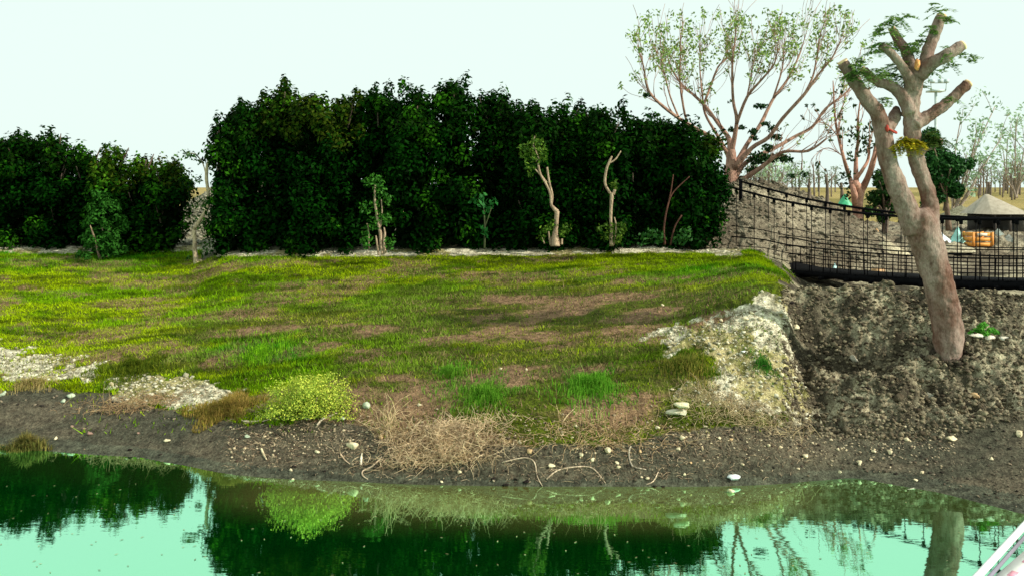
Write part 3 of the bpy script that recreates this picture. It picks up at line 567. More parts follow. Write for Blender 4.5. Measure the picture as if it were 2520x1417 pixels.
# ------------------------------------------------------------------ pruned tree in front
YP = gY(2335, 868); s = YP/F
root = empty('pruned_tree', P(2335, 868, YP), 'big pruned pale-barked tree leaning left, its limbs sawn to stubs with sprigs of new leaves', 'tree')
limbs = [
 [(2334, 905, 52), (2334, 868, 62), (2334, 835, 71), (2330, 790, 71), (2321, 740, 70), (2305, 680, 71), (2289, 625, 76), (2274, 575, 77), (2262, 535, 70), (2257, 515, 44)],
 [(2254, 570, 62), (2234, 520, 54), (2214, 475, 50), (2196, 430, 46), (2182, 385, 43), (2175, 340, 42), (2169, 305, 39), (2153, 272, 36), (2128, 238, 33), (2105, 205, 31), (2075, 155, 29)],
 [(2275, 580, 60), (2289, 535, 42), (2288, 494, 38), (2277, 455, 38), (2262, 415, 38), (2250, 370, 38), (2245, 330, 40), (2243, 280, 39), (2246, 225, 42), (2256, 180, 42)],
 [(2176, 330, 36), (2196, 298, 30), (2206, 275, 24), (2202, 262, 10)],
 [(2166, 300, 30), (2165, 275, 24), (2165, 257, 15)],
 [(2250, 310, 34), (2285, 285, 30), (2325, 258, 27), (2352, 234, 26), (2380, 208, 27)],
 [(2262, 190, 34), (2290, 160, 32), (2325, 140, 31), (2366, 114, 29)],
 [(2265, 185, 34), (2280, 140, 32), (2295, 95, 29), (2316, 42, 28)],
 [(2252, 190, 32), (2236, 140, 27), (2215, 105, 23), (2196, 74, 21)],
 [(2244, 220, 30), (2232, 185, 24), (2205, 145, 20), (2168, 112, 19)],
 [(2240, 280, 34), (2220, 235, 30), (2190, 212, 24), (2155, 200, 22), (2125, 172, 17)],
 [(2254, 380, 26), (2275, 365, 22), (2305, 352, 20), (2318, 352, 17)],
]
doff = [0, -.05, .08, .25, -.1, .15, -.2, .1, .3, -.15, .05, .2]
t = MB()
for lb, dd in zip(limbs, doff):
    n_ = len(lb); pts = [P(a, b_, YP+dd*min(1, i/2.)) for i, (a, b_, c_) in enumerate(lb)]; t.tube(pts, [c_/2*s for a, b_, c_ in lb], 16, (.56, .47, .39), .04, 4)
o = t.obj('trunk', M['trunk'], root, True)
rm = o.modifiers.new('remesh', 'REMESH'); rm.mode = 'VOXEL'; rm.voxel_size = .018; rm.use_smooth_shade = True
sm = o.modifiers.new('smooth', 'SMOOTH'); sm.iterations = 4; sm.factor = .5
tx = bpy.data.textures.new('bark_relief', 'CLOUDS'); tx.noise_scale = .16
dp = o.modifiers.new('relief', 'DISPLACE'); dp.texture = tx; dp.strength = .05; dp.texture_coords = 'LOCAL'
# the remeshed trunk loses the colour attribute: use a plain colour bark of its own
M['trunk2'] = mat('trunk_bark_pale', col=(.245, .175, .14), rough=.8, noise=[(2.2, (.5, .33, .26), (1.2, 1.24, 1.24), .36, .62), (13, (.5, .42, .38), (1.1, 1.1, 1.1), .30, .46), (45, (.75, .7, .68), (1.1, 1.1, 1.1), .35, .6)], bump=.6, bscale=14, stretch=(1, 1, .5), spec=.2)
o.data.materials.clear(); o.data.materials.append(M['trunk2'])
def disc(c, nrm, r, col, nm, mm, th=.02):
    b = MB(); nrm = np.array(nrm, float); nrm /= np.linalg.norm(nrm); b.tube([c-nrm*th, c+nrm*th*.5, c+nrm*th], [r, r, r*.9], 14, col, .06); return b.obj(nm, mm, root)
for li, dd in ((1, 0), (5, 1), (6, 1), (7, 1), (8, 1), (10, 1)):
    lb = limbs[li]; a, b_ = lb[-2], lb[-1]; e = P(b_[0], b_[1], YP+doff[li]); e0 = P(a[0], a[1], YP+doff[li])
    d = (e-e0)/np.linalg.norm(e-e0); disc(e+d*.02, d, b_[2]/2*s*.86, (1, 1, 1), 'cut_end', M['wood'])
M['rawwood'] = mat('torn_wood', col=(.75, .33, .12), rough=.8, noise=[(18, (.5, .4, .3), (1.2, 1.2, 1.1), .35, .6)])
V, Fc = rockV0(); b = MB(); b.add(V*np.array((.045, .03, .10))+P(2257, 160, YP-.125), Fc, (1, 1, 1)); b.obj('torn_wound', M['rawwood'], root)
b = MB(); M['red'] = mat('red_tie', col=(.42, .05, .03), rough=.8, noise=[(20, (.6, .6, .6), (1.2, 1.2, 1.2), .3, .7)])
c0 = P(2181, 322, YP-.03); th = np.linspace(0, 2*math.pi, 25)
b.tube([c0+np.array((math.cos(a)*.150, math.sin(a)*.150, .03*math.sin(a*2)-.02*math.cos(a))) for a in th], .018, 6, (1, 1, 1)); b.tube([c0+np.array((-.05, -.152, z)) for z in (-.03, .01, .05, .08)], [.015, .03, .025, .01], 6, (1, 1, 1))
b.obj('red_tie', M['red'], root)
# feathery sprigs: horizontal sprays of small leaflets
b = MB()
def spray(px, py, n_, R, c0, c1, down=.1, dY=0):
    c = P(px, py, YP+dY)
    for _ in range(n_):
        a = rng.random()*6.28; el = rng.normal()*.35-down; ln = R*s*(.5+.7*rng.random()); st = c+rsph(1)[0]*R*s*.35
        d = np.array((math.cos(a)*math.cos(el), math.sin(a)*math.cos(el)*.8, math.sin(el)))
        k = 9; tt = np.linspace(.15, 1, k); p = st+d*ln*tt[:, None]+np.array((0, 0, -.25))*ln*(tt**2)[:, None]
        side = np.cross(d, (0, 0, 1)); side /= np.linalg.norm(side)+1e-6
        for sg in (-1, 1):
            b.leaves(p+side*sg*.035, np.tile((0, 0, 1.), (k, 1))+rng.normal(size=(k, 3))*.25, .085, .028, mixcol(k, c0, c1), .1, np.tile(side+d*.5*sg, (k, 1)))
DG = (.08, .15, .03); LG = (.30, .44, .12)
for q in [(2195, 55, 16, 42), (2180, 78, 12, 34), (2220, 45, 8, 36), (2305, 20, 9, 34), (2290, 70, 8, 26), (2330, 45, 8, 26), (2160, 118, 16, 34), (2150, 185, 22, 36), (2185, 190, 26, 36), (2210, 160, 18, 34), (2240, 120, 14, 32), (2265, 100, 12, 30), (2255, 215, 16, 28), (2105, 170, 14, 34), (2110, 160, 10, 26), (2090, 190, 8, 26), (2335, 160, 6, 30), (2380, 140, 9, 30), (2345, 240, 5, 26), (2195, 110, 9, 28), (2180, 250, 8, 30), (2300, 180, 4, 26), (2225, 195, 12, 28), (2245, 240, 12, 22), (2335, 130, 4, 24)]:
    spray(q[0], q[1], q[2], q[3], DG, LG, dY=random.uniform(-.35, .25))
b.obj('leaf_sprigs', M['leaf'], root)
b = MB()
for q in [(2225, 345, 22, 26), (2245, 350, 22, 26), (2258, 355, 18, 24), (2210, 362, 12, 22)]: spray(q[0], q[1], q[2], q[3], (.30, .30, .02), (.60, .46, .03), .5, -.22)
tag(b.obj('yellow_leaf_tuft', M['leaf'], root), 'yellowing tuft drooping from the trunk')
b = MB()
for q in [(2290, 330, 20, 28), (2310, 345, 20, 28), (2290, 350, 14, 26)]: spray(q[0], q[1], q[2], q[3], (.04, .09, .015), (.14, .2, .04), .3, 0)
b.obj('green_leaf_tuft', M['leaf'], root)

# ------------------------------------------------------------------ suspension bridge
A = np.array((5.18, 23.3)); B = np.array((9.41, 16.3)); D = B-A; nrm2 = np.array((D[1], -D[0])); nrm2 = nrm2/np.linalg.norm(nrm2)   # towards the far side
if nrm2[1] < 0: nrm2 = -nrm2
def along(px, off=0):
    a = A+nrm2*off; u = (px-1260)/F
    sx = (u*a[1]-a[0])/(D[0]-u*D[1]); return a+D*sx
def prof(px, keys_, vals): return np.interp(px, keys_, vals)
rk, rv = [1745, 1830, 1900, 1975, 2050, 2120, 2200, 2350, 2520, 2700], [446, 470, 489, 504, 516, 525, 532, 540, 540, 536]
dk, dv = [1880, 1940, 2100, 2250, 2400, 2520, 2700], [650, 663, 675, 684, 690, 691, 689]
br = empty('suspension_bridge', (7.3, 19.4, 2.0), 'dark footbridge on sagging cables with a wire net side, crossing behind the pruned tree', 'bridge')
def bpt(px, keyk, keyv, off, dz=0):
    q = along(px, 0); z = H-(prof(px, keyk, keyv)-HZ)/F*q[1]+dz; p = q+nrm2*off
    return np.array((p[0], p[1], z))
pxs = np.arange(1745, 2701, 20)
for off in (0, 1.15):
    b = MB(); b.tube([bpt(p, rk, rv, off) for p in pxs], .028, 6); b.obj('handrail_cable', M['black'], br, True)
    b = MB()
    for fr in (.50, .36, .24, .12):
        b.tube([bpt(p, rk, rv, off)*fr/.8*.8+bpt(p, dk, dv, off)*(1-fr) for p in np.arange(1800, 2701, 20)], .011 if fr != .36 else .017, 5)
    b.obj('side_wires', M['black'], br)
    for p in list(range(1768, 1880, 44))+list(range(1905, 2700, 46)):
        r0 = bpt(p, rk, rv, off); r1 = bpt(max(p, 1880), dk, dv, off); r1[:2] = r0[:2]
        b = MB(); b.tube([r0+np.array((0, 0, .03)), r0-np.array((0, 0, .10)), ], .035, 6); b.tube([r0, r1], .010, 5); b.obj('hanger', M['black'], br)
    for p in range(1890, 2700, 34):
        b = MB(); r1 = bpt(p, dk, dv, off); b.tube([r1, r1+np.array((random.uniform(-.02, .02), 0, random.uniform(.38, .52)))], .012, 5)
        b.obj('net_post', M['black'], br)
b = MB(); pp = np.arange(1850, 2702, 10)
near = np.array([bpt(p, dk, dv, -.05) for p in pp]); farr = near+np.array((*nrm2, 0))*1.25
for i in range(len(pp)-1):
    q0, q1, q2, q3 = near[i], near[i+1]*.93+near[i]*.07, farr[i+1]*.93+farr[i]*.07, farr[i]
    dzv = np.array((0, 0, -.05)); b.add([q0, q1, q2, q3, q0+dzv, q1+dzv, q2+dzv, q3+dzv], np.array([(0, 1, 2, 3), (7, 6, 5, 4), (0, 4, 5, 1), (1, 5, 6, 2), (2, 6, 7, 3), (3, 7, 4, 0)]))
b.obj('deck_boards', M['black'], br)
for p in range(1905, 2700, 62):
    q = bpt(p, dk, dv, -.12, -.13); b = MB(); b.box(q+np.array((nrm2[0]*.7, nrm2[1]*.7, 0)), (.07, 1.5, .08), math.atan2(nrm2[1], nrm2[0])-math.pi/2); b.obj('cross_beam', M['black'], br)
for off in (-.06, 1.2):
    b = MB(); e = [bpt(p, dk, dv, off, -.045) for p in pp]
    hgt = np.interp(pp, [1850, 1950, 2100, 2250, 2700], [.05, .06, .10, .12, .12])*(.6 if off > 0 else 1)
    V = []; 
    for q, hh in zip(e, hgt):
        jz = random.uniform(-.012, .012)
        for w_, z_ in ((0, 0.02+jz), (.09, 0.02+jz), (.09, -hh+jz*1.5), (0, -hh+jz*1.5)): V.append(q+np.array((nrm2[0]*w_, nrm2[1]*w_, z_)))
    V = np.array(V); n_ = len(e); i = np.arange(n_-1)[:, None]*4; j = np.arange(4)[None]; j2 = (j+1) % 4
    b.add(V, np.stack([i+j, i+j2, i+4+j2, i+4+j], -1).reshape(-1, 4)); b.obj('side_beam', M['black'], br)
b = MB()
for off in (0, 1.15):
    a0 = bpt(1745, rk, rv, off); b.tube([np.array((a0[0], a0[1], tz(a0[0], a0[1])-.2)), a0+np.array((0, 0, .06))], .05, 8); b.obj('anchor_post', M['black'], br, True); b = MB()

# ------------------------------------------------------------------ things behind the bridge
def heap(name, label, cat, px, py, wpx, hpx, colr, m='plain', dep=.8, rough=.2, kind=None):
    g0 = G(px, py); s = g0.y/F; n1, n2 = 24, 12; V = []; sd = random.randint(0, 99)
    R = wpx/2*s; hh = hpx*s
    a = np.linspace(0, 2*math.pi, n1, endpoint=False); f = np.linspace(0, 1, n2)
    AA, FF = np.meshgrid(a, f); nz = fbm(np.cos(AA)*2+5+FF, np.sin(AA)*2+FF*3, 3, sd)
    X = g0.x+np.cos(AA)*R*(1-FF)*(1+rough*(nz-.5)*2); Yy = g0.y+R*dep*.5+np.sin(AA)*R*dep*(1-FF); Z = g0.z-.1+hh*(FF**.9)*(1+rough*(nz-.5))+.1*FF
    b = MB(); gi = np.arange(n1*n2).reshape(n2, n1); Qh = np.stack([gi[:-1], np.roll(gi, -1, 1)[:-1], np.roll(gi, -1, 1)[1:], gi[1:]], -1).reshape(-1, 4)
    b.add(np.stack([X, Yy, Z], -1).reshape(-1, 3), [Qh, gi[-1][None]], colr)
    o = b.obj(name, M[m], None, True, g0); return tag(o, label, cat)
heap('sand_pile', 'low grey-green sand pile left of the hut roof', 'pile', 2385, 548, 190, 42, (.26, .25, .17), 'clod')
heap('plastic_sacks', 'heap of white plastic sacks right of the pruned trunk behind the bridge', 'sacks', 2320, 600, 70, 26, (.75, .8, .8), 'cloth', rough=.5)
heap('blue_tarp_heap', 'pale blue-green crumpled tarp beside the white sacks', 'tarp', 2360, 590, 34, 30, (.35, .7, .62), 'cloth', rough=.5)
heap('green_tarp', 'bright green tarp draped over a low heap beside the pink tree', 'tarp', 2082, 508, 42, 30, (.06, .42, .20), 'cloth', rough=.5)
heap('white_scrap', 'pale blue plastic scrap lying at the bridge deck', 'scrap', 2056, 668, 24, 16, (.5, .78, .74), 'cloth', rough=.6)
heap('sand_patch', 'flat pale sand pile behind the net left of the pruned trunk', 'pile', 2190, 618, 110, 26, (.50, .45, .31), 'clod', rough=.3)
heap('sand_patch', 'pale sand pile behind the net right of the pruned trunk', 'pile', 2360, 612, 120, 16, (.42, .38, .27), 'clod', rough=.3)
# hut
g0 = G(2500, 568); s = g0.y/F
hut = empty('open_hut', g0, 'small hut with pale pyramid roof and dark open front at the right edge', 'hut')
z0 = g0.z; X0 = g0.x; y0 = g0.y+.9
b = MB(); zE = H-(528-HZ)/F*g0.y; zT = H-(478-HZ)/F*g0.y; xl = (2438-1260)/F*g0.y; xr = (2534-1260)/F*g0.y; xp = (2463-1260)/F*g0.y; xp2 = (2471-1260)/F*g0.y
v = [(xl, y0-1, zE), (xr, y0-1, zE), (xr, y0+1.2, zE), (xl, y0+1.2, zE), (xp, y0+.1, zT), (xp2, y0+.1, zT)]
b.add(v, [np.array([(0, 1, 5, 4), (2, 3, 4, 5)]), np.array([(3, 0, 4), (1, 2, 5)])], (.40, .35, .26)); b.add([(a, c, d-.05) for a, c, d in v[:4]], np.array([(3, 2, 1, 0)]), (.2, .17, .12))
b.obj('roof', M['plain'], hut)
b = MB(); b.box(((xl+xr)/2, y0+.9, (z0+zE)/2), (xr-xl-.3, .06, zE-z0+.1), 0, (.12, .11, .10)); b.box((xr-.2, y0, (z0+zE)/2), (.06, 1.7, zE-z0+.1), 0, (.15, .14, .12)); b.obj('wall', M['plain'], hut)
for xx in (xl+.15, (xl+xr)/2, xr-.15): b = MB(); b.tube([(xx, y0-.9, z0-.15), (xx, y0-.9, zE)], .04, 6, (.1, .09, .08)); b.obj('post', M['bark'], hut)
# orange crate
g0 = G(2418, 608); s = g0.y/F; cr_ = empty('orange_crate', g0, 'bright orange crate right of the white sacks behind the bridge', 'crate')
W_ = 54*s; Hc = 36*s; O1 = (.80, .34, .06)
b = MB(); 
for k in range(3):
    b.box((g0.x, g0.y, g0.z+Hc*(.15+.34*k)), (W_, .03, Hc*.24), 0, O1); b.box((g0.x, g0.y+.5, g0.z+Hc*(.15+.34*k)), (W_, .03, Hc*.24), 0, O1)
    for sg in (-1, 1): b.box((g0.x+sg*(W_/2-.018), g0.y+.25, g0.z+Hc*(.15+.34*k)), (.03, .46, Hc*.24), 0, O1)
b.box((g0.x, g0.y+.25, g0.z+.03), (W_-.08, .44, .03), 0, O1); b.obj('slats', M['plain'], cr_)
for sg in (-1, 1):
    for yy in (-.022, .522):
        b = MB(); b.box((g0.x+sg*(W_/2-.04), g0.y+yy, g0.z+Hc/2), (.07, .014, Hc), 0, (.7, .28, .05)); b.obj('corner_batten', M['plain'], cr_)
b = MB(); b.box((g0.x-.02, g0.y-.021, g0.z+Hc*.83), (W_*.45, .01, Hc*.18), 0, (.8, .7, .55)); b.obj('pale_handle_strip', M['plain'], cr_)
g0 = G(2166, 683); s = g0.y/F; b = MB(); c2 = empty('orange_box', g0, 'small orange-brown carton just above the bridge deck, left of the trunk', 'box')
b.box((g0.x, g0.y+.12, g0.z+10*s), (24*s, .22, 20*s), .1, (.68, .42, .2)); b.obj('carton_body', M['plain'], c2)
b = MB(); b.box((g0.x, g0.y+.06, g0.z+20.6*s), (24*s, .10, .01), .1, (.75, .5, .27)); b.obj('lid_flap', M['plain'], c2)
g0 = G(2110, 684); b = MB(); b.box((g0.x, g0.y, g0.z+.05), (62*g0.y/F, .15, .05), -.05, (.75, .65, .48)); b.box((g0.x+.1, g0.y+.1, g0.z+.10), (50*g0.y/F, .12, .04), .06, (.68, .58, .42)); tag(b.obj('pale_planks', M['plain'], None, False, g0), 'pale planks lying behind the deck, left of the orange-brown carton', 'planks')
# rubble and blocks at the far right
for i, (px, py, wp, hp, cc) in enumerate([(2460, 578, 40, 14, (.3, .36, .33)), (2490, 590, 60, 12, (.28, .3, .27)), (2340, 560, 30, 14, (.5, .45, .33)), (2280, 590, 26, 8, (.5, .45, .36)), (2160, 570, 22, 8, (.6, .38, .2))]):
    heap('rubble_heap', ['grey-green rubble heap just right of the orange crate', 'low flat grey rubble right of the orange crate at the photo edge', 'pale rubble above the white sacks', 'thin pale strip of rubble touching the pruned trunk', 'small reddish heap at the foot of the pink forked tree'][i], 'rubble', px, py, wp, hp, cc, 'clod', rough=.6)
# floodlight mast
YM = 60; zb = tz((2303-1260)/F*YM, YM); p0 = P(2303, 225, YM); mast = empty('floodlight_mast', (p0[0], YM, zb), 'tall pale floodlight mast showing above the right stub of the pruned tree', 'lamp mast')
b = MB(); b.tube([(p0[0], YM, zb-.2), (p0[0], YM, p0[2])], [.14, .09], 8, (.5, .6, .58)); b.obj('pole', M['plain'], mast, True)
b = MB(); b.box((p0[0], YM, p0[2]), (1.0, .8, .12), 0, (.55, .65, .62)); 
for sx in (-.48, .48): b.tube([(p0[0]+sx, YM-.4, p0[2]), (p0[0]+sx*1.1, YM-.4, p0[2]+.5)], .03, 5, (.5, .6, .58))
b.tube([(p0[0]-.55, YM-.4, p0[2]+.5), (p0[0]+.55, YM-.4, p0[2]+.5)], .03, 5, (.5, .6, .58)); b.obj('platform', M['plain'], mast)
for sx in (-.45, .1, .5): b = MB(); b.box((p0[0]+sx, YM-.45, p0[2]+.62), (.28, .2, .24), 0, (.5, .6, .6)); b.obj('floodlight', M['plain'], mast)

# ------------------------------------------------------------------ grass
N = 460000
Yr = 11.8+(24.4-11.8)*rng.random(N)**.8; Ur = rng.uniform(-.66, .40, N); Xr = Ur*Yr
Zr = T(Xr, Yr); pxr, pyr, s_, m_, d_, f_ = zones(Xr, Yr, Zr)
patch = fbm(Xr*.8, Yr*1.6, 4, 50)+.3*(fbm(Xr*3, Yr*6, 3, 55)-.5)
pt2r = 2*sstep(.45, .6, fbm(Xr*2.2, Yr*6, 3, 56))
def blob(cx, cy, rx, ry): return np.exp(-(((pxr-cx)/rx)**2+((pyr-cy)/ry)**2))
bare = sstep(.52, .68, patch)*.4+.75*blob(1500, 755, 330, 28)+.7*blob(1250, 925, 260, 45)+.5*blob(1350, 1010, 260, 25)+.45*blob(1300, 800, 420, 60)+.4*blob(700, 800, 200, 30)+.5*blob(400, 890, 160, 25)+.7*blob(950, 985, 110, 35)+.5*blob(1800, 740, 120, 25)
bare += .45*blob(1450, 930, 420, 60)*pt2r+.55*blob(1550, 750, 460, 45)*(.5+pt2r)+.35*blob(950, 830, 500, 40)*pt2r
bare += .3*sstep(900, 1000, pyr)*(pxr > 800)
bare = np.clip(bare, 0, 1)
keep = (~s_ & ~m_ & ~d_ & ~f_ & (rng.random(N) > bare*.85))
keep |= (s_ & ~f_ & ~m_ & (rng.random(N) < .16*sstep(.45, .6, patch)) & (pyr > 700)) | (m_ & (pyr < 1070) & (pxr > 150) & (rng.random(N) < .03))
Xr, Yr, Zr, bare, pxr, pyr, patch = [v[keep] for v in (Xr, Yr, Zr, bare, pxr, pyr, patch)]; n_ = len(Xr)
rich = fbm(Xr*.5+9, Yr*1.1, 4, 80); rich2 = fbm(Xr*2.2, Yr*5, 3, 81)
t1 = sstep(.46, .58, rich+.35*(rich2-.5)); t2 = sstep(.5, .72, rich2)
# richer green near the foot of the screens
gr = np.clip(t1*.5+.6*sstep(21.5, 24, Yr)*(pxr < 1000)+.9*np.exp(-(((pxr-640)/110)**2+((pyr-872)/32)**2))+.7*np.exp(-(((pxr-1450)/110)**2+((pyr-940)/45)**2))+.7*np.exp(-(((pxr-1200)/130)**2+((pyr-965)/45)**2))+.4*np.exp(-(((pxr-1750)/150)**2+((pyr-660)/25)**2)), 0, 1)
YE = np.array((.32, .44, .003)); GRN = np.array((.06, .33, .004)); DK = np.array((.035, .075, .002)); BR = np.array((.29, .19, .11))
YE = YE[None]*(1+.25*sstep(1100, 300, pxr))[:, None]; cg = YE*(1-gr[:, None])+GRN*gr[:, None]; cg = cg*(1-.55*t2[:, None])+DK*.55*t2[:, None]
bb = np.clip(bare*1.1*rng.random(n_)*1.6, 0, 1)[:, None]; cg = cg*(1-bb)+BR*bb; dk2 = sstep(.50, .66, fbm(Xr*.8+7, Yr*7, 4, 91))[:, None]; cg = cg*(1-.5*dk2)*(.45+.95*rng.random((n_, 1)))
hgt = (.022+.035*rng.random(n_)+.05*(rng.random(n_) < .04))*(.6+.9*vnoise(Xr*7, Yr*7, 95))*(1+.5*gr)*np.where(pyr > 860, 1.1, 1)
wd = .006+.006*rng.random(n_); a = rng.random(n_)*6.28; ln = rng.normal(size=(n_, 2))*.5
base = np.stack([Xr, Yr, Zr-.005], 1); sd = np.stack([np.cos(a), np.sin(a), 0*a], 1)*wd[:, None]
tip = base+np.stack([ln[:, 0]*hgt, ln[:, 1]*hgt, hgt], 1)
V = np.stack([base-sd, base+sd, tip], 1).reshape(-1, 3)
g = MB(); g.add(V, np.arange(n_*3).reshape(-1, 3), np.repeat(cg, 3, 0))
tag(g.obj('grass', M['grass']), 'short yellow-green grass covering the sloping bank', 'grass', kind='stuff')

# ------------------------------------------------------------------ stones
def rockV(R, sub=2, sq=.7, sd=0):
    me = bmx[sub]; V = me[0].copy(); r = 1+.32*(rng.random(len(V))-.5)
    for _ in range(6):           # flat facets
        d = rsph(1)[0]; k = V@d; V = V-np.outer(np.maximum(k-.5, 0), d)
    V = V*r[:, None]*np.array((1, .75+.4*rng.random(), sq)); return V*R, me[1]
import bmesh
bmx = {}
for sub in (1, 2):
    bm = bmesh.new(); bmesh.ops.create_icosphere(bm, subdivisions=sub, radius=1); bm.verts.ensure_lookup_table()
    bmx[sub] = (np.array([v.co[:] for v in bm.verts]), np.array([[v.index for v in f.verts] for f in bm.faces])); bm.free()
def scatter(name, mt, pts, rad, cols_, kind_label, cat, sub=1, sink=.3):
    b = MB(); V0, F0 = bmx[sub]; n_ = len(pts); nv = len(V0)
    a = rng.random(n_)*6.28; ca, sa = np.cos(a), np.sin(a)
    sc3 = np.stack([rad*(.8+.5*rng.random(n_)), rad*(.7+.4*rng.random(n_)), rad*(.5+.4*rng.random(n_))], 1)
    V = V0[None]*(1+.9*(rng.random((n_, nv, 1))-.5))+.25*(rng.random((n_, nv, 3))-.5); V = V*sc3[:, None]
    V = np.stack([V[..., 0]*ca[:, None]-V[..., 1]*sa[:, None], V[..., 0]*sa[:, None]+V[..., 1]*ca[:, None], V[..., 2]], -1)+pts[:, None]
    V[..., 2] += (rad*(.5-sink))[:, None]
    Fs = F0[None]+(np.arange(n_)*nv)[:, None, None]
    b.add(V.reshape(-1, 3), Fs.reshape(-1, 3), np.repeat(cols_, nv, 0))
    return tag(b.obj(name, mt), kind_label, cat, kind='stuff')
def sample(n, ulo, uhi, ylo, yhi):
    Yr = rng.uniform(ylo, yhi, n); Xr = rng.uniform(ulo, uhi, n)*Yr; Zr = T(Xr, Yr); return Xr, Yr, Zr
# pale rubble patches
X, Y, Z = sample(60000, -.62, .42, 12, 24.4); q = zones(X, Y, Z); k = q[2] & ~((q[1] < 640) & (rng.random(len(X)) < .7)); X, Y, Z = X[k], Y[k], Z[k]; n_ = len(X)
r = (.009+.026*rng.random(n_)**3+.03*(rng.random(n_) < .02))*np.where(Y > 22, .6, 1); 
scatter('pale_pebbles', M['stone'], np.stack([X, Y, Z], 1), r, mixcol(n_, (.18, .16, .10), (.70, .67, .50)), 'pale pebbles and rubble strewn over the bank edge', 'pebbles')
# clods on the mound
X, Y, Z = sample(26000, .305, .64, 12.6, 16.6); k = rng.random(len(X)) < .75; X, Y, Z = X[k], Y[k], Z[k]; n_ = len(X)
r = .007+.040*rng.random(n_)**4+.05*(rng.random(n_) < .004)
scatter('earth_clods', M['clod'], np.stack([X, Y, Z], 1), r, mixcol(n_, (.06, .045, .03), (.30, .26, .17)), 'grey-brown clods of dug earth covering the mound under the bridge', 'clods')
# clods on the spoil heap
X, Y, Z = sample(5000, .19, .42, 22.3, 29); n_ = len(X); r = .015+.06*rng.random(n_)**4
scatter('spoil_clods', M['clod'], np.stack([X, Y, Z], 1), r, mixcol(n_, (.10, .085, .06), (.30, .27, .2)), 'dark clods on the grey spoil heap behind the net', 'clods')
X, Y, Z = sample(7000, -.42, -.28, 24.4, 31); n_ = len(X); r = .02+.06*rng.random(n_)**3
scatter('path_rubble', M['stone'], np.stack([X, Y, Z], 1), r, mixcol(n_, (.10, .10, .07), (.34, .33, .24)), 'grey rubble on the slope seen in the gap between the screens', 'rubble')
# dark specks and grit on the mud
X, Y, Z = sample(9000, -.62, .62, 10.6, 14.8); q = zones(X, Y, Z); k = q[3] & (Z > .02) & (rng.random(len(X)) < np.clip(.12+.8*(q[0]/2520)**1.5+.4*(Z > .3), 0, 1)); X, Y, Z = X[k], Y[k], Z[k]; n_ = len(X)
r = .006+.022*rng.random(n_)**3
scatter('mud_grit', M['clod'], np.stack([X, Y, Z], 1), r, mixcol(n_, (.03, .025, .02), (.34, .28, .2), 2.0), 'dark grit and crumbs scattered on the muddy shore', 'grit')

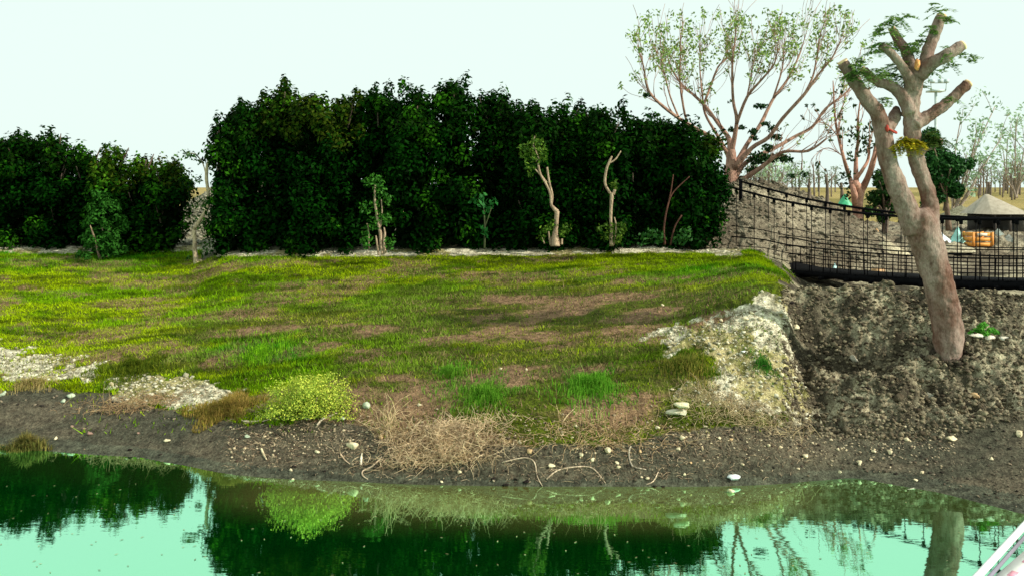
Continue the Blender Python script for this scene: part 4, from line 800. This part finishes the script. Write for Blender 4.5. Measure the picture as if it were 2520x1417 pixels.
# single stones that can be told apart
stones = [
 (412, 1086, 17, 'rounded cream stone alone on the grey mud, left part of the shore'), (610, 1076, 15, 'white upright stone left below the yellow-green shrub'), (220, 1070, 20, 'flat brownish stone on the grey mud at the left'),
 (205, 1056, 11, 'pair-side small stone above the flat brownish stone'), (177, 1052, 10, 'small pale stone at the left of the brownish stone'), (340, 1068, 10, 'small dark-ringed stone between the brownish and the cream stone'),
 (137, 1080, 10, 'tiny pale stone near the waterline at the left'), (175, 975, 20, 'pale greenish stone on the mud edge at the left'), (155, 990, 15, 'smaller pale stone touching the greenish one at the left'), (8, 972, 20, 'pale green stone at the left edge of the photo'),
 (275, 948, 16, 'white rounded stone on the rubble strip'), (308, 933, 13, 'white stone on the rubble below the dark grass hollow'), (236, 1012, 10, 'small cream stone by the dry weeds'), (905, 1000, 24, 'long flat white stone right of the yellow-green shrub'),
 (845, 1032, 17, 'white stone just below the right side of the yellow-green shrub'), (1033, 998, 14, 'pale triangular stone above the dry brush'), (780, 1113, 14, 'cream stone on the mud left of the big white chunk'), (865, 1100, 34, 'large angular white chunk left of the dry brush'),
 (938, 1078, 19, 'orange-tinged stone at the left edge of the dry brush'), (1130, 1165, 13, 'white upright stone on the mud below the dry brush'), (1087, 1188, 11, 'pale stone at the waterline below the dry brush'), (1302, 1112, 20, 'tan stone at the right edge of the dry brush'),
 (1416, 1050, 17, 'flat cream stone at the top of the twiggy strip'), (1408, 1080, 11, 'small white stone within the twiggy strip'), (1496, 1112, 21, 'white cracked stone in the twiggy strip'), (1430, 1122, 14, 'cream stone left below the white cracked stone'),
 (1458, 1134, 15, 'cream rounded stone under the twigs'), (1357, 1150, 21, 'flat white stone above the arched roots'), (1518, 1140, 12, 'upper of two small stones right of the roots'), (1522, 1151, 12, 'lower of two small stones right of the roots'),
 (1575, 1112, 13, 'small tan stone beside the grey twig'), (1670, 1108, 15, 'pale stone on the mud right of the grey twig'), (1594, 1180, 12, 'white stone near the waterline in the middle right'), (1685, 1168, 12, 'small stone on smooth mud right of the waterline twig'),
 (1700, 1140, 10, 'tiny tan stone on smooth mud'), (1617, 1056, 14, 'flat white stone below the layered boulder'), (1680, 1080, 17, 'pale flat stone in the dried weeds'), (1892, 1098, 13, 'square white stone on the dark mud'), (1922, 1102, 11, 'small stone right of the square white one'),
 (1983, 1125, 22, 'elongated white stone on the dark mud'), (2062, 1107, 12, 'small white stone below the foot of the mound'), (2115, 1142, 17, 'white stone nearest the water inlet'), (2149, 1112, 15, 'blocky white stone on the gritty mud'), (2190, 1116, 17, 'pointed white stone on the gritty mud'),
 (2228, 1083, 18, 'white stone with a dark foot near the base of the mound'), (2340, 1082, 26, 'largest white stone on the shore at the right'), (2066, 1163, 13, 'brown and white stone at the edge of the wet mud'), (2268, 1165, 13, 'pale stone in the dark gravel near the water'), (2252, 1182, 13, 'pale leaning stone at the waters edge right'),
 (2100, 888, 27, 'grey slab standing upright in the mound'), (2400, 980, 30, 'rounded tan stone half sunk in the mound'), (2290, 980, 26, 'grey stone in the lower mound'), (1770, 1080, 12, 'pale stone in rubble above the smooth mud'), (1800, 1083, 12, 'tan stone beside the rubble foot'),
 (1835, 785, 18, 'large pale stone on the upper rubble slope'), (1850, 772, 14, 'pale stone touching the large one on the upper rubble'), (1775, 790, 11, 'yellowish stone on the upper rubble'), (1870, 787, 16, 'long pale stone at the rubble crest'), (1925, 925, 18, 'white stone at the edge between rubble and mound'),
 (1958, 810, 20, 'chalky white lump at the top of the mound edge'), (1790, 845, 14, 'pinkish stone in mid rubble'), (1655, 960, 12, 'upright pale stone left of the lower rubble'), (1232, 908, 11, 'white speck of stone in the brown grass'), (1296, 910, 9, 'small whitish stone in the brown grass right of another'), (1630, 752, 9, 'tiny pale stone high on the grass slope'),
 (1798, 1222, 20, 'pale stone breaking the water surface below the litter'), (720, 1182, 9, 'small stone at the waterline left of the centre'), (2440, 1130, 12, 'pale flake on the gritty mud right'), (2508, 1072, 26, 'flat pale flake at the right edge of the photo')]
for (px, py, w_, lb) in stones:
    g0 = G(px, py); 
    if g0.z < 0: g0.z = .0
    R = w_*g0.y/F*.50; V, Fc = rockV(R, 2, .62+.3*rng.random()); b = MB(); t_ = rng.random()
    c_ = (.74, .64, .42)
    if 'tan' in lb or 'orange' in lb: c_ = (.62, .42, .22)
    if 'brownish' in lb: c_ = (.30, .19, .15)
    if 'green' in lb.split('grass')[0]: c_ = (.45, .52, .38)
    if 'grey s' in lb: c_ = (.36, .34, .27)
    b.add(V+np.array(g0)+np.array((0, 0, R*.3)), Fc, c_)
    tag(b.obj('stone', M['stone'], None, False, g0), lb, 'stone', 'loose stones on the bank')
# layered boulder
g0 = G(1672, 1022); bd = empty('layered_boulder', g0, 'layered pale boulder of two slabs at the foot of the rubble slope', 'boulder')
for k, (dx, dz, sx, sz) in enumerate(((0, .04, .19, .055), (.03, .155, .15, .05))):
    V, Fc = rockV(1, 2, 1); b = MB(); b.add(V*np.array((sx, .13, sz))+np.array(g0)+np.array((dx, 0, dz)), Fc, (.74, .66, .44) if k else (.58, .54, .40)); b.obj('slab', M['stone'], bd)
# white crumpled litter
for px, py, w_, lb in ((1803, 1178, 46, 'crumpled white plastic bag on the wet mud at the waterline'), (1830, 870, 16, 'small white scrap in the rubble slope'), (2010, 600, 8, 'tiny white scrap caught behind the bridge net')):
    g0 = G(px, py); V, Fc = rockV(w_*g0.y/F*.5, 2, .35); V = V*(1+.5*(rng.random((len(V), 1))-.5)); b = MB(); b.add(V*np.array((1, .6, 1))+np.array(g0)+np.array((0, 0, .03)), Fc, (.85, .86, .82)); tag(b.obj('litter', M['cloth'], None, False, g0), lb, 'litter')
# row of whitish sand bags beside the trunk
gb = G(2432, 838)
for i, (px, py, w_) in enumerate(((2398, 832, 42), (2432, 838, 34), (2470, 838, 38))):
    g0 = G(px, py); V, Fc = rockV(1, 2, 1); b = MB(); b.add(V*np.array((w_*g0.y/F*.55, .09, .045))+np.array(g0)+np.array((0, 0, .04)), Fc, (.80, .74, .62)); tag(b.obj('pale_rock', M['stone'], None, True, g0), ['left', 'middle', 'right'][i]+'most of three flat whitish rocks in a row right of the pruned trunk', 'rock', 'flat whitish rocks beside the pruned tree')

# ------------------------------------------------------------------ plants on the bank
leafy('round_shrub', 'rounded yellow-green shrub at the edge of the muddy shore', 'shrub', 765, 1022, 225, 98, 11000, .035, ((.10, .22, .015), (.70, .74, .10)), .55)
leafy('weed_clump', 'small bright green weed beside the pruned trunk above the whitish rocks', 'weed', 2418, 826, 70, 36, 900, .05, ((.05, .25, .02), (.16, .45, .05)), .6, False)
def blades(name, label, cat, px, py, wpx, dpx, n, hgt, c0, c1, bend=1.0, w0=.005, kind=None, m='grass'):
    g0 = G(px, py); root = empty(name, g0, label, cat); s = g0.y/F; b = MB()
    aa = rng.random(n)*6.28; ra = np.minimum(np.abs(rng.normal(size=n)), 1.7); wob = .7+.5*np.sin(aa*3+px)*np.cos(aa*2+py)
    xs = g0.x+np.cos(aa)*ra*wob*wpx/2*s*.62
    ys = g0.y+np.sin(aa)*ra*wob*dpx*.62; zs = T(xs, ys); hh = 1.5*hgt*(.35+.75*rng.random(n))*(1.15-.35*ra)*(.6+.8*vnoise(xs*9, ys*5, 3)); a = rng.random(n)*6.28; be = bend*rng.random(n); n = len(xs)
    dx = np.cos(a)*be*hh; dy = np.sin(a)*be*hh; sdx = np.stack([-np.sin(a+.5), np.cos(a+.5), 0*a], 1)*w0
    p0 = np.stack([xs, ys, zs-.01], 1); p1 = p0+np.stack([dx*.35, dy*.35, hh*.62], 1); p2 = p0+np.stack([dx, dy, hh*(1-.45*be)], 1)
    V = np.stack([p0-sdx, p0+sdx, p1+sdx*.8, p1-sdx*.8, p2+sdx*.15, p2-sdx*.15], 1).reshape(-1, 3); i = np.arange(n)[:, None]*6
    b.add(V, np.concatenate([i+np.array([[0, 1, 2, 3]]), i+np.array([[3, 2, 4, 5]])]), np.repeat(mixcol(n, c0, c1), 6, 0))
    b.obj('blades', M[m], root); return root
BG0, BG1 = (.05, .20, .006), (.32, .62, .02)
blades('weed_clump', 'bright green weeds on the slope above the yellow-green shrub', 'weeds', 640, 878, 260, 1.3, 2600, .11, BG0, BG1)
blades('weed_clump', 'tall bright green weeds right of the middle, on the brown grass', 'weeds', 1455, 955, 240, .9, 2400, .15, BG0, (.2, .45, .04))
blades('weed_clump', 'low green weeds in the middle above the dry brush', 'weeds', 1200, 975, 300, .9, 2600, .10, BG0, (.2, .4, .04))
blades('weed_clump', 'olive and rusty weeds at the left side of the rubble slope', 'weeds', 1680, 905, 210, .6, 2200, .13, (.06, .14, .01), (.35, .28, .06))
blades('weed_clump', 'small dark green weeds low in the rubble slope', 'weeds', 1880, 900, 90, .5, 700, .09, (.02, .12, .01), (.08, .25, .03))
blades('weed_clump', 'green weeds trailing at the right side of the yellow-green shrub', 'weeds', 1110, 920, 200, .8, 1200, .09, BG0, (.2, .4, .04))
blades('dry_grass_mound', 'smooth orange-brown grass mound left of the yellow-green shrub', 'dry grass', 565, 1012, 210, .55, 7000, .13, (.22, .20, .03), (.42, .27, .08), .9)
blades('dry_grass_mound', 'tuft of yellowed grass below the leftmost pale rubble', 'dry grass', 80, 950, 150, .3, 1200, .12, (.3, .26, .08), (.45, .33, .14), .8)
blades('dark_grass_tuft', 'dark green grass tongue lying over the rubble at the left', 'grass', 330, 905, 230, .7, 6500, .11, (.05, .10, .008), (.17, .20, .015), .9)
blades('shore_grass', 'dark shaggy grass tussock hanging into the water at the left edge', 'grass', 60, 1106, 150, .18, 2200, .17, (.03, .05, .01), (.36, .28, .08), 1.0)
# dry brush: tangle of tan stems
def brush(name, label, px, py, wpx, hpx, dep, n, c0, c1, up=.6, r0=.004, long=.35):
    g0 = G(px, py); s = g0.y/F; root = empty(name, g0, label, 'dry brush'); b = MB()
    for i in range(n):
        x = g0.x+rng.normal()*wpx/2*s*.45; y = g0.y+rng.random()*dep; z = tz(x, y)+rng.random()**2*hpx*s*.45
        a = rng.random()*6.28; ln = long*(.4+rng.random()); d = np.array((math.cos(a), math.sin(a)*.7, rng.normal()*.4+up)); d /= np.linalg.norm(d)
        p = np.array((x, y, z)); pts = [p]; 
        for k in range(3): d = d+rng.normal(size=3)*.35; d[2] -= .15; d /= np.linalg.norm(d); p = p+d*ln/3; p[2] = max(p[2], g0.z-.1); pts.append(p)
        t = rng.random(); b.tube(pts, [r0, r0*.9, r0*.7, r0*.4], 3, np.array(c0)*(1-t)+np.array(c1)*t, 0, 0, False)
    b.obj('stems', M['bark'], root); return root
brush('dry_brush', 'big tangle of dry straw-coloured brush on the shore in the middle', 1090, 1150, 330, 45, .60, 2600, (.36, .25, .13), (.92, .76, .50), .20, .0036, .26)
brush('dry_brush', 'thin strip of dry tangled twigs and roots right of the big brush', 1480, 1110, 420, 16, .4, 520, (.3, .2, .1), (.75, .56, .32), .08, .0038, .32)
brush('dry_brush', 'upright dry stalks on the left side of the big brush', 950, 1085, 60, 60, .2, 60, (.5, .4, .22), (.7, .55, .32), 2.5, .005, .4)
brush('dry_brush', 'dry weeds along the foot of the rubble slope', 1800, 1050, 360, 30, .5, 700, (.3, .24, .12), (.6, .5, .3), .3, .004, .25)
brush('dry_brush', 'dry weeds at the edge of the mud left of the orange mound', 330, 1015, 300, 20, .4, 500, (.3, .2, .1), (.55, .4, .22), .3, .004, .22)
# driftwood and roots
def stick(label, pts, w_, c_=(.55, .46, .33), name='stick'):
    P_ = [G(a, b_) for a, b_ in pts]; b = MB(); sc_ = P_[0].y/F
    w_ *= .62; b.tube([np.array(p)+np.array((0, 0, w_*sc_*.5+(q[2] if len(q) > 2 else 0)))for p, q in zip(P_, [(0, 0)]*len(P_))], [w_*sc_*.5]*(len(P_)-1)+[w_*sc_*.25], 6, c_, .2, 3)
    tag(b.obj(name, M['bark'], None, True, P_[0]), label, 'stick')
stick('arched pale root on the mud, left branch', [(1345, 1182), (1370, 1160), (1410, 1152), (1450, 1150), (1470, 1165), (1490, 1190)], 6, name='root')
stick('long thin root running right from the brush and bending down', [(1235, 1140), (1290, 1128), (1315, 1140), (1322, 1175), (1335, 1198)], 5, name='root')
stick('short pale stick standing in the mud below the shrub', [(643, 1106), (648, 1118), (656, 1133)], 9, (.7, .62, .4))
stick('pale upright stick beside the white chunk', [(888, 1146), (889, 1130), (891, 1118)], 10, (.85, .8, .62))
stick('thin curved stick leaning at the left of the white chunk', [(838, 1118), (848, 1132), (862, 1144)], 5, (.65, .5, .35))
stick('forked root looping down to the water from the brush', [(940, 1125), (915, 1150), (893, 1160), (893, 1172), (905, 1180)], 6, name='root')
stick('pale stick left below the yellow-green shrub', [(600, 1038), (625, 1040), (640, 1036)], 8, (.75, .6, .45))
stick('grey branch lying under the shrub pointing right', [(640, 1040), (660, 1034), (680, 1030)], 5, (.6, .5, .38))
stick('forked pale branch under the right side of the shrub', [(780, 1048), (795, 1032), (815, 1024), (830, 1018)], 8, (.72, .66, .5))
stick('curved pale branch under the middle of the shrub', [(725, 1024), (745, 1030), (765, 1034)], 6, (.65, .58, .42))
stick('grey crooked twig right of the cracked stone', [(1552, 1100), (1548, 1120), (1556, 1148), (1590, 1158)], 7, (.5, .46, .36))
stick('thin twig reaching the waterline in the middle right', [(1620, 1162), (1608, 1185), (1590, 1195)], 5)
stick('thin stick pointing up right in the green weeds', [(1382, 1045), (1395, 1025), (1420, 1000)], 4, (.6, .5, .3))
stick('pale stick lying along the wet gravel right', [(2222, 1210), (2235, 1206), (2250, 1202)], 6, (.6, .62, .5))
for i, (px, py, w_) in enumerate([(320, 1108, 14), (1215, 1180, 18), (1245, 1194, 20), (1270, 1180, 14), (1296, 1188, 20), (724, 1149, 14), (798, 1160, 10), (2130, 958, 24), (1948, 748, 18), (1610, 1197, 14), (1632, 1198, 12)]):
    g0 = G(px, py); R = w_*g0.y/F*.5; V, Fc = rockV(R, 2, .5); b = MB(); b.add(V+np.array(g0)+np.array((0, 0, R*.2)), Fc, (.02, .014, .012)); tag(b.obj('dark_clod', M['clod'], None, False, g0), ['dark clod alone on the mud at the left', 'first dark clod below the right end of the brush', 'lowest dark clod near the water below the roots', 'dark clod beside the long thin root', 'dark clod left of the arched root', 'dark clod on the mud right of the short stick', 'small dark clod near the forked root', 'dark hole-like clod in the middle of the mound', 'dark clod high on the mound edge under the bridge end', 'left of two dark clods at the waterline right', 'right of two dark clods at the waterline right'][i], 'clod', 'dark clods on the mud')

# ------------------------------------------------------------------ boat edge at the lower right
bt = empty('white_boat', (5.9, 8.6, 0), 'white boat edge with pink marks cutting the bottom right corner', 'boat')
def W(px, py, z): Y = F*(H-z)/(py-HZ); return np.array(((px-1260)/F*Y, Y, z))
p0 = W(2385, 1440, .42); p1 = W(2530, 1282, .42); d = p1-p0; d /= np.linalg.norm(d)
b = MB(); b.tube([p0-d*1.5, p0, p1, p1+d*1.2], .034, 10, (.85, .9, .86)); b.obj('outer_rail', M['gloss'], bt, True)
b = MB(); b.tube([p0-d*1.5+np.array((.035, -.03, -.05)), p1+d*1.2+np.array((.035, -.03, -.05))], .018, 8, (.22, .2, .26)); b.obj('rail_trim', M['gloss'], bt, True)
q0 = W(2434, 1428, .35); q1 = W(2530, 1346, .35); d2 = q1-q0; d2 /= np.linalg.norm(d2); sd = np.array((d2[1], -d2[0], 0)); a_ = q0-d2*2.0; c_ = q1+d2*2.0
def slab(name, o0, o1, z0, z1, cc, la=0, lb_=1):
    b = MB(); A0 = a_+(c_-a_)*la; A1 = a_+(c_-a_)*lb_; V = [A0+sd*o0, A1+sd*o0, A1+sd*o1, A0+sd*o1]
    V = [np.array((v[0], v[1], z)) for z in (z1, z0) for v in V]
    b.add(V, np.array([(0, 3, 2, 1), (4, 5, 6, 7), (0, 1, 5, 4), (1, 2, 6, 5), (2, 3, 7, 6), (3, 0, 4, 7)]), cc); return b.obj(name, M['gloss'], bt)
slab('gunwale', 0, .26, -.1, .35, (.87, .86, .8)); slab('inner_side', .262, .33, -.1, .30, (.55, .12, .12)); slab('floor', .332, 1.1, -.1, .20, (.8, .45, .2))
for k in range(12):
    f0 = .03+k*.082; slab('pink_mark', .07, .13, .345, .354, (.85, .35, .45), f0, f0+.028)
for k in range(3):
    f0 = .2+.25*k; A0 = a_+(c_-a_)*f0; b = MB(); e = A0+sd*.1; b.tube([np.array((e[0], e[1], .36)), np.array((e[0]-sd[0]*.3, e[1]-sd[1]*.3, .46)), np.array((e[0]-sd[0]*.42, e[1]-sd[1]*.42, .42))], .02, 6, (.8, .85, .8), 0, 2)

# ------------------------------------------------------------------ leaf bits drifting on the pond
n_ = 260; Y_ = rng.uniform(7.5, 11.6, n_); X_ = rng.uniform(-.58, .58, n_)*Y_; k = (T(X_, Y_) < -.02); X_, Y_ = X_[k], Y_[k]; n_ = len(X_)
b = MB(); b.leaves(np.stack([X_, Y_, np.full(n_, .005)], 1), np.tile((0, 0, 1.), (n_, 1)), .025+.03*rng.random(n_), .015, mixcol(n_, (.10, .08, .03), (.4, .38, .2)), .02)
tag(b.obj('floating_bits', M['leaf']), 'tiny leaf bits drifting on the green water', 'debris', kind='stuff')

# ------------------------------------------------------------------ washed-up litter of twigs and crumbs along the shore, soil thrown round the pruned tree
b = MB(); n_ = 0
for _ in range(2600):
    px = random.uniform(560, 2000); ml = np.interp(px, [560, 720, 900, 1000, 1250, 1500, 1650, 1850, 2000], [1045, 1045, 1075, 1110, 1125, 1110, 1090, 1065, 1045])
    py = ml+random.gauss(0, 22); Y = F*(H-.45)/(py-HZ); X = (px-1260)/F*Y; z = tz(X, Y)
    if z < .03: continue
    a = random.random()*6.28; ln = random.uniform(.03, .14); d = np.array((math.cos(a), math.sin(a), random.uniform(-.1, .3)))*ln; t = random.random()
    p = np.array((X, Y, z+.01)); m_ = p+d*.5+np.array((0, 0, random.uniform(0, .03)))
    b.tube([p, m_, p+d], [.003, .003, .0015], 3, np.array((.16, .10, .06))*(1-t)+np.array((.62, .50, .33))*t, 0, 0, False)
tag(b.obj('twig_litter', M['bark']), 'fine twig litter washed up along the muddy shore', 'twigs', kind='stuff')
X, Y, Z = sample(26000, -.32, .5, 11.6, 13.6); q = zones(X, Y, Z); k = (Z > .05) & (rng.random(len(X)) < np.exp(-((q[1]-1080)/48)**2)*.55); X, Y, Z = X[k], Y[k], Z[k]; n_ = len(X)
scatter('shore_crumbs', M['stone'], np.stack([X, Y, Z], 1), .005+.020*rng.random(n_)**3, mixcol(n_, (.05, .03, .02), (.66, .55, .36), 1.6), 'mixed brown and cream crumbs along the top of the muddy shore', 'crumbs')
c0 = G(2334, 862); n_ = 420; a = rng.random(n_)*6.28; r_ = .14+np.abs(rng.normal(size=n_))*.16; X = c0.x+np.cos(a)*r_; Y = c0.y+np.sin(a)*r_; Z = T(X, Y)
scatter('root_soil', M['clod'], np.stack([X, Y, Z+.02*np.exp(-r_*3)], 1), .015+.05*rng.random(n_)**2, mixcol(n_, (.03, .022, .016), (.16, .13, .09)), 'dark crumbly soil heaped round the foot of the pruned tree', 'soil')
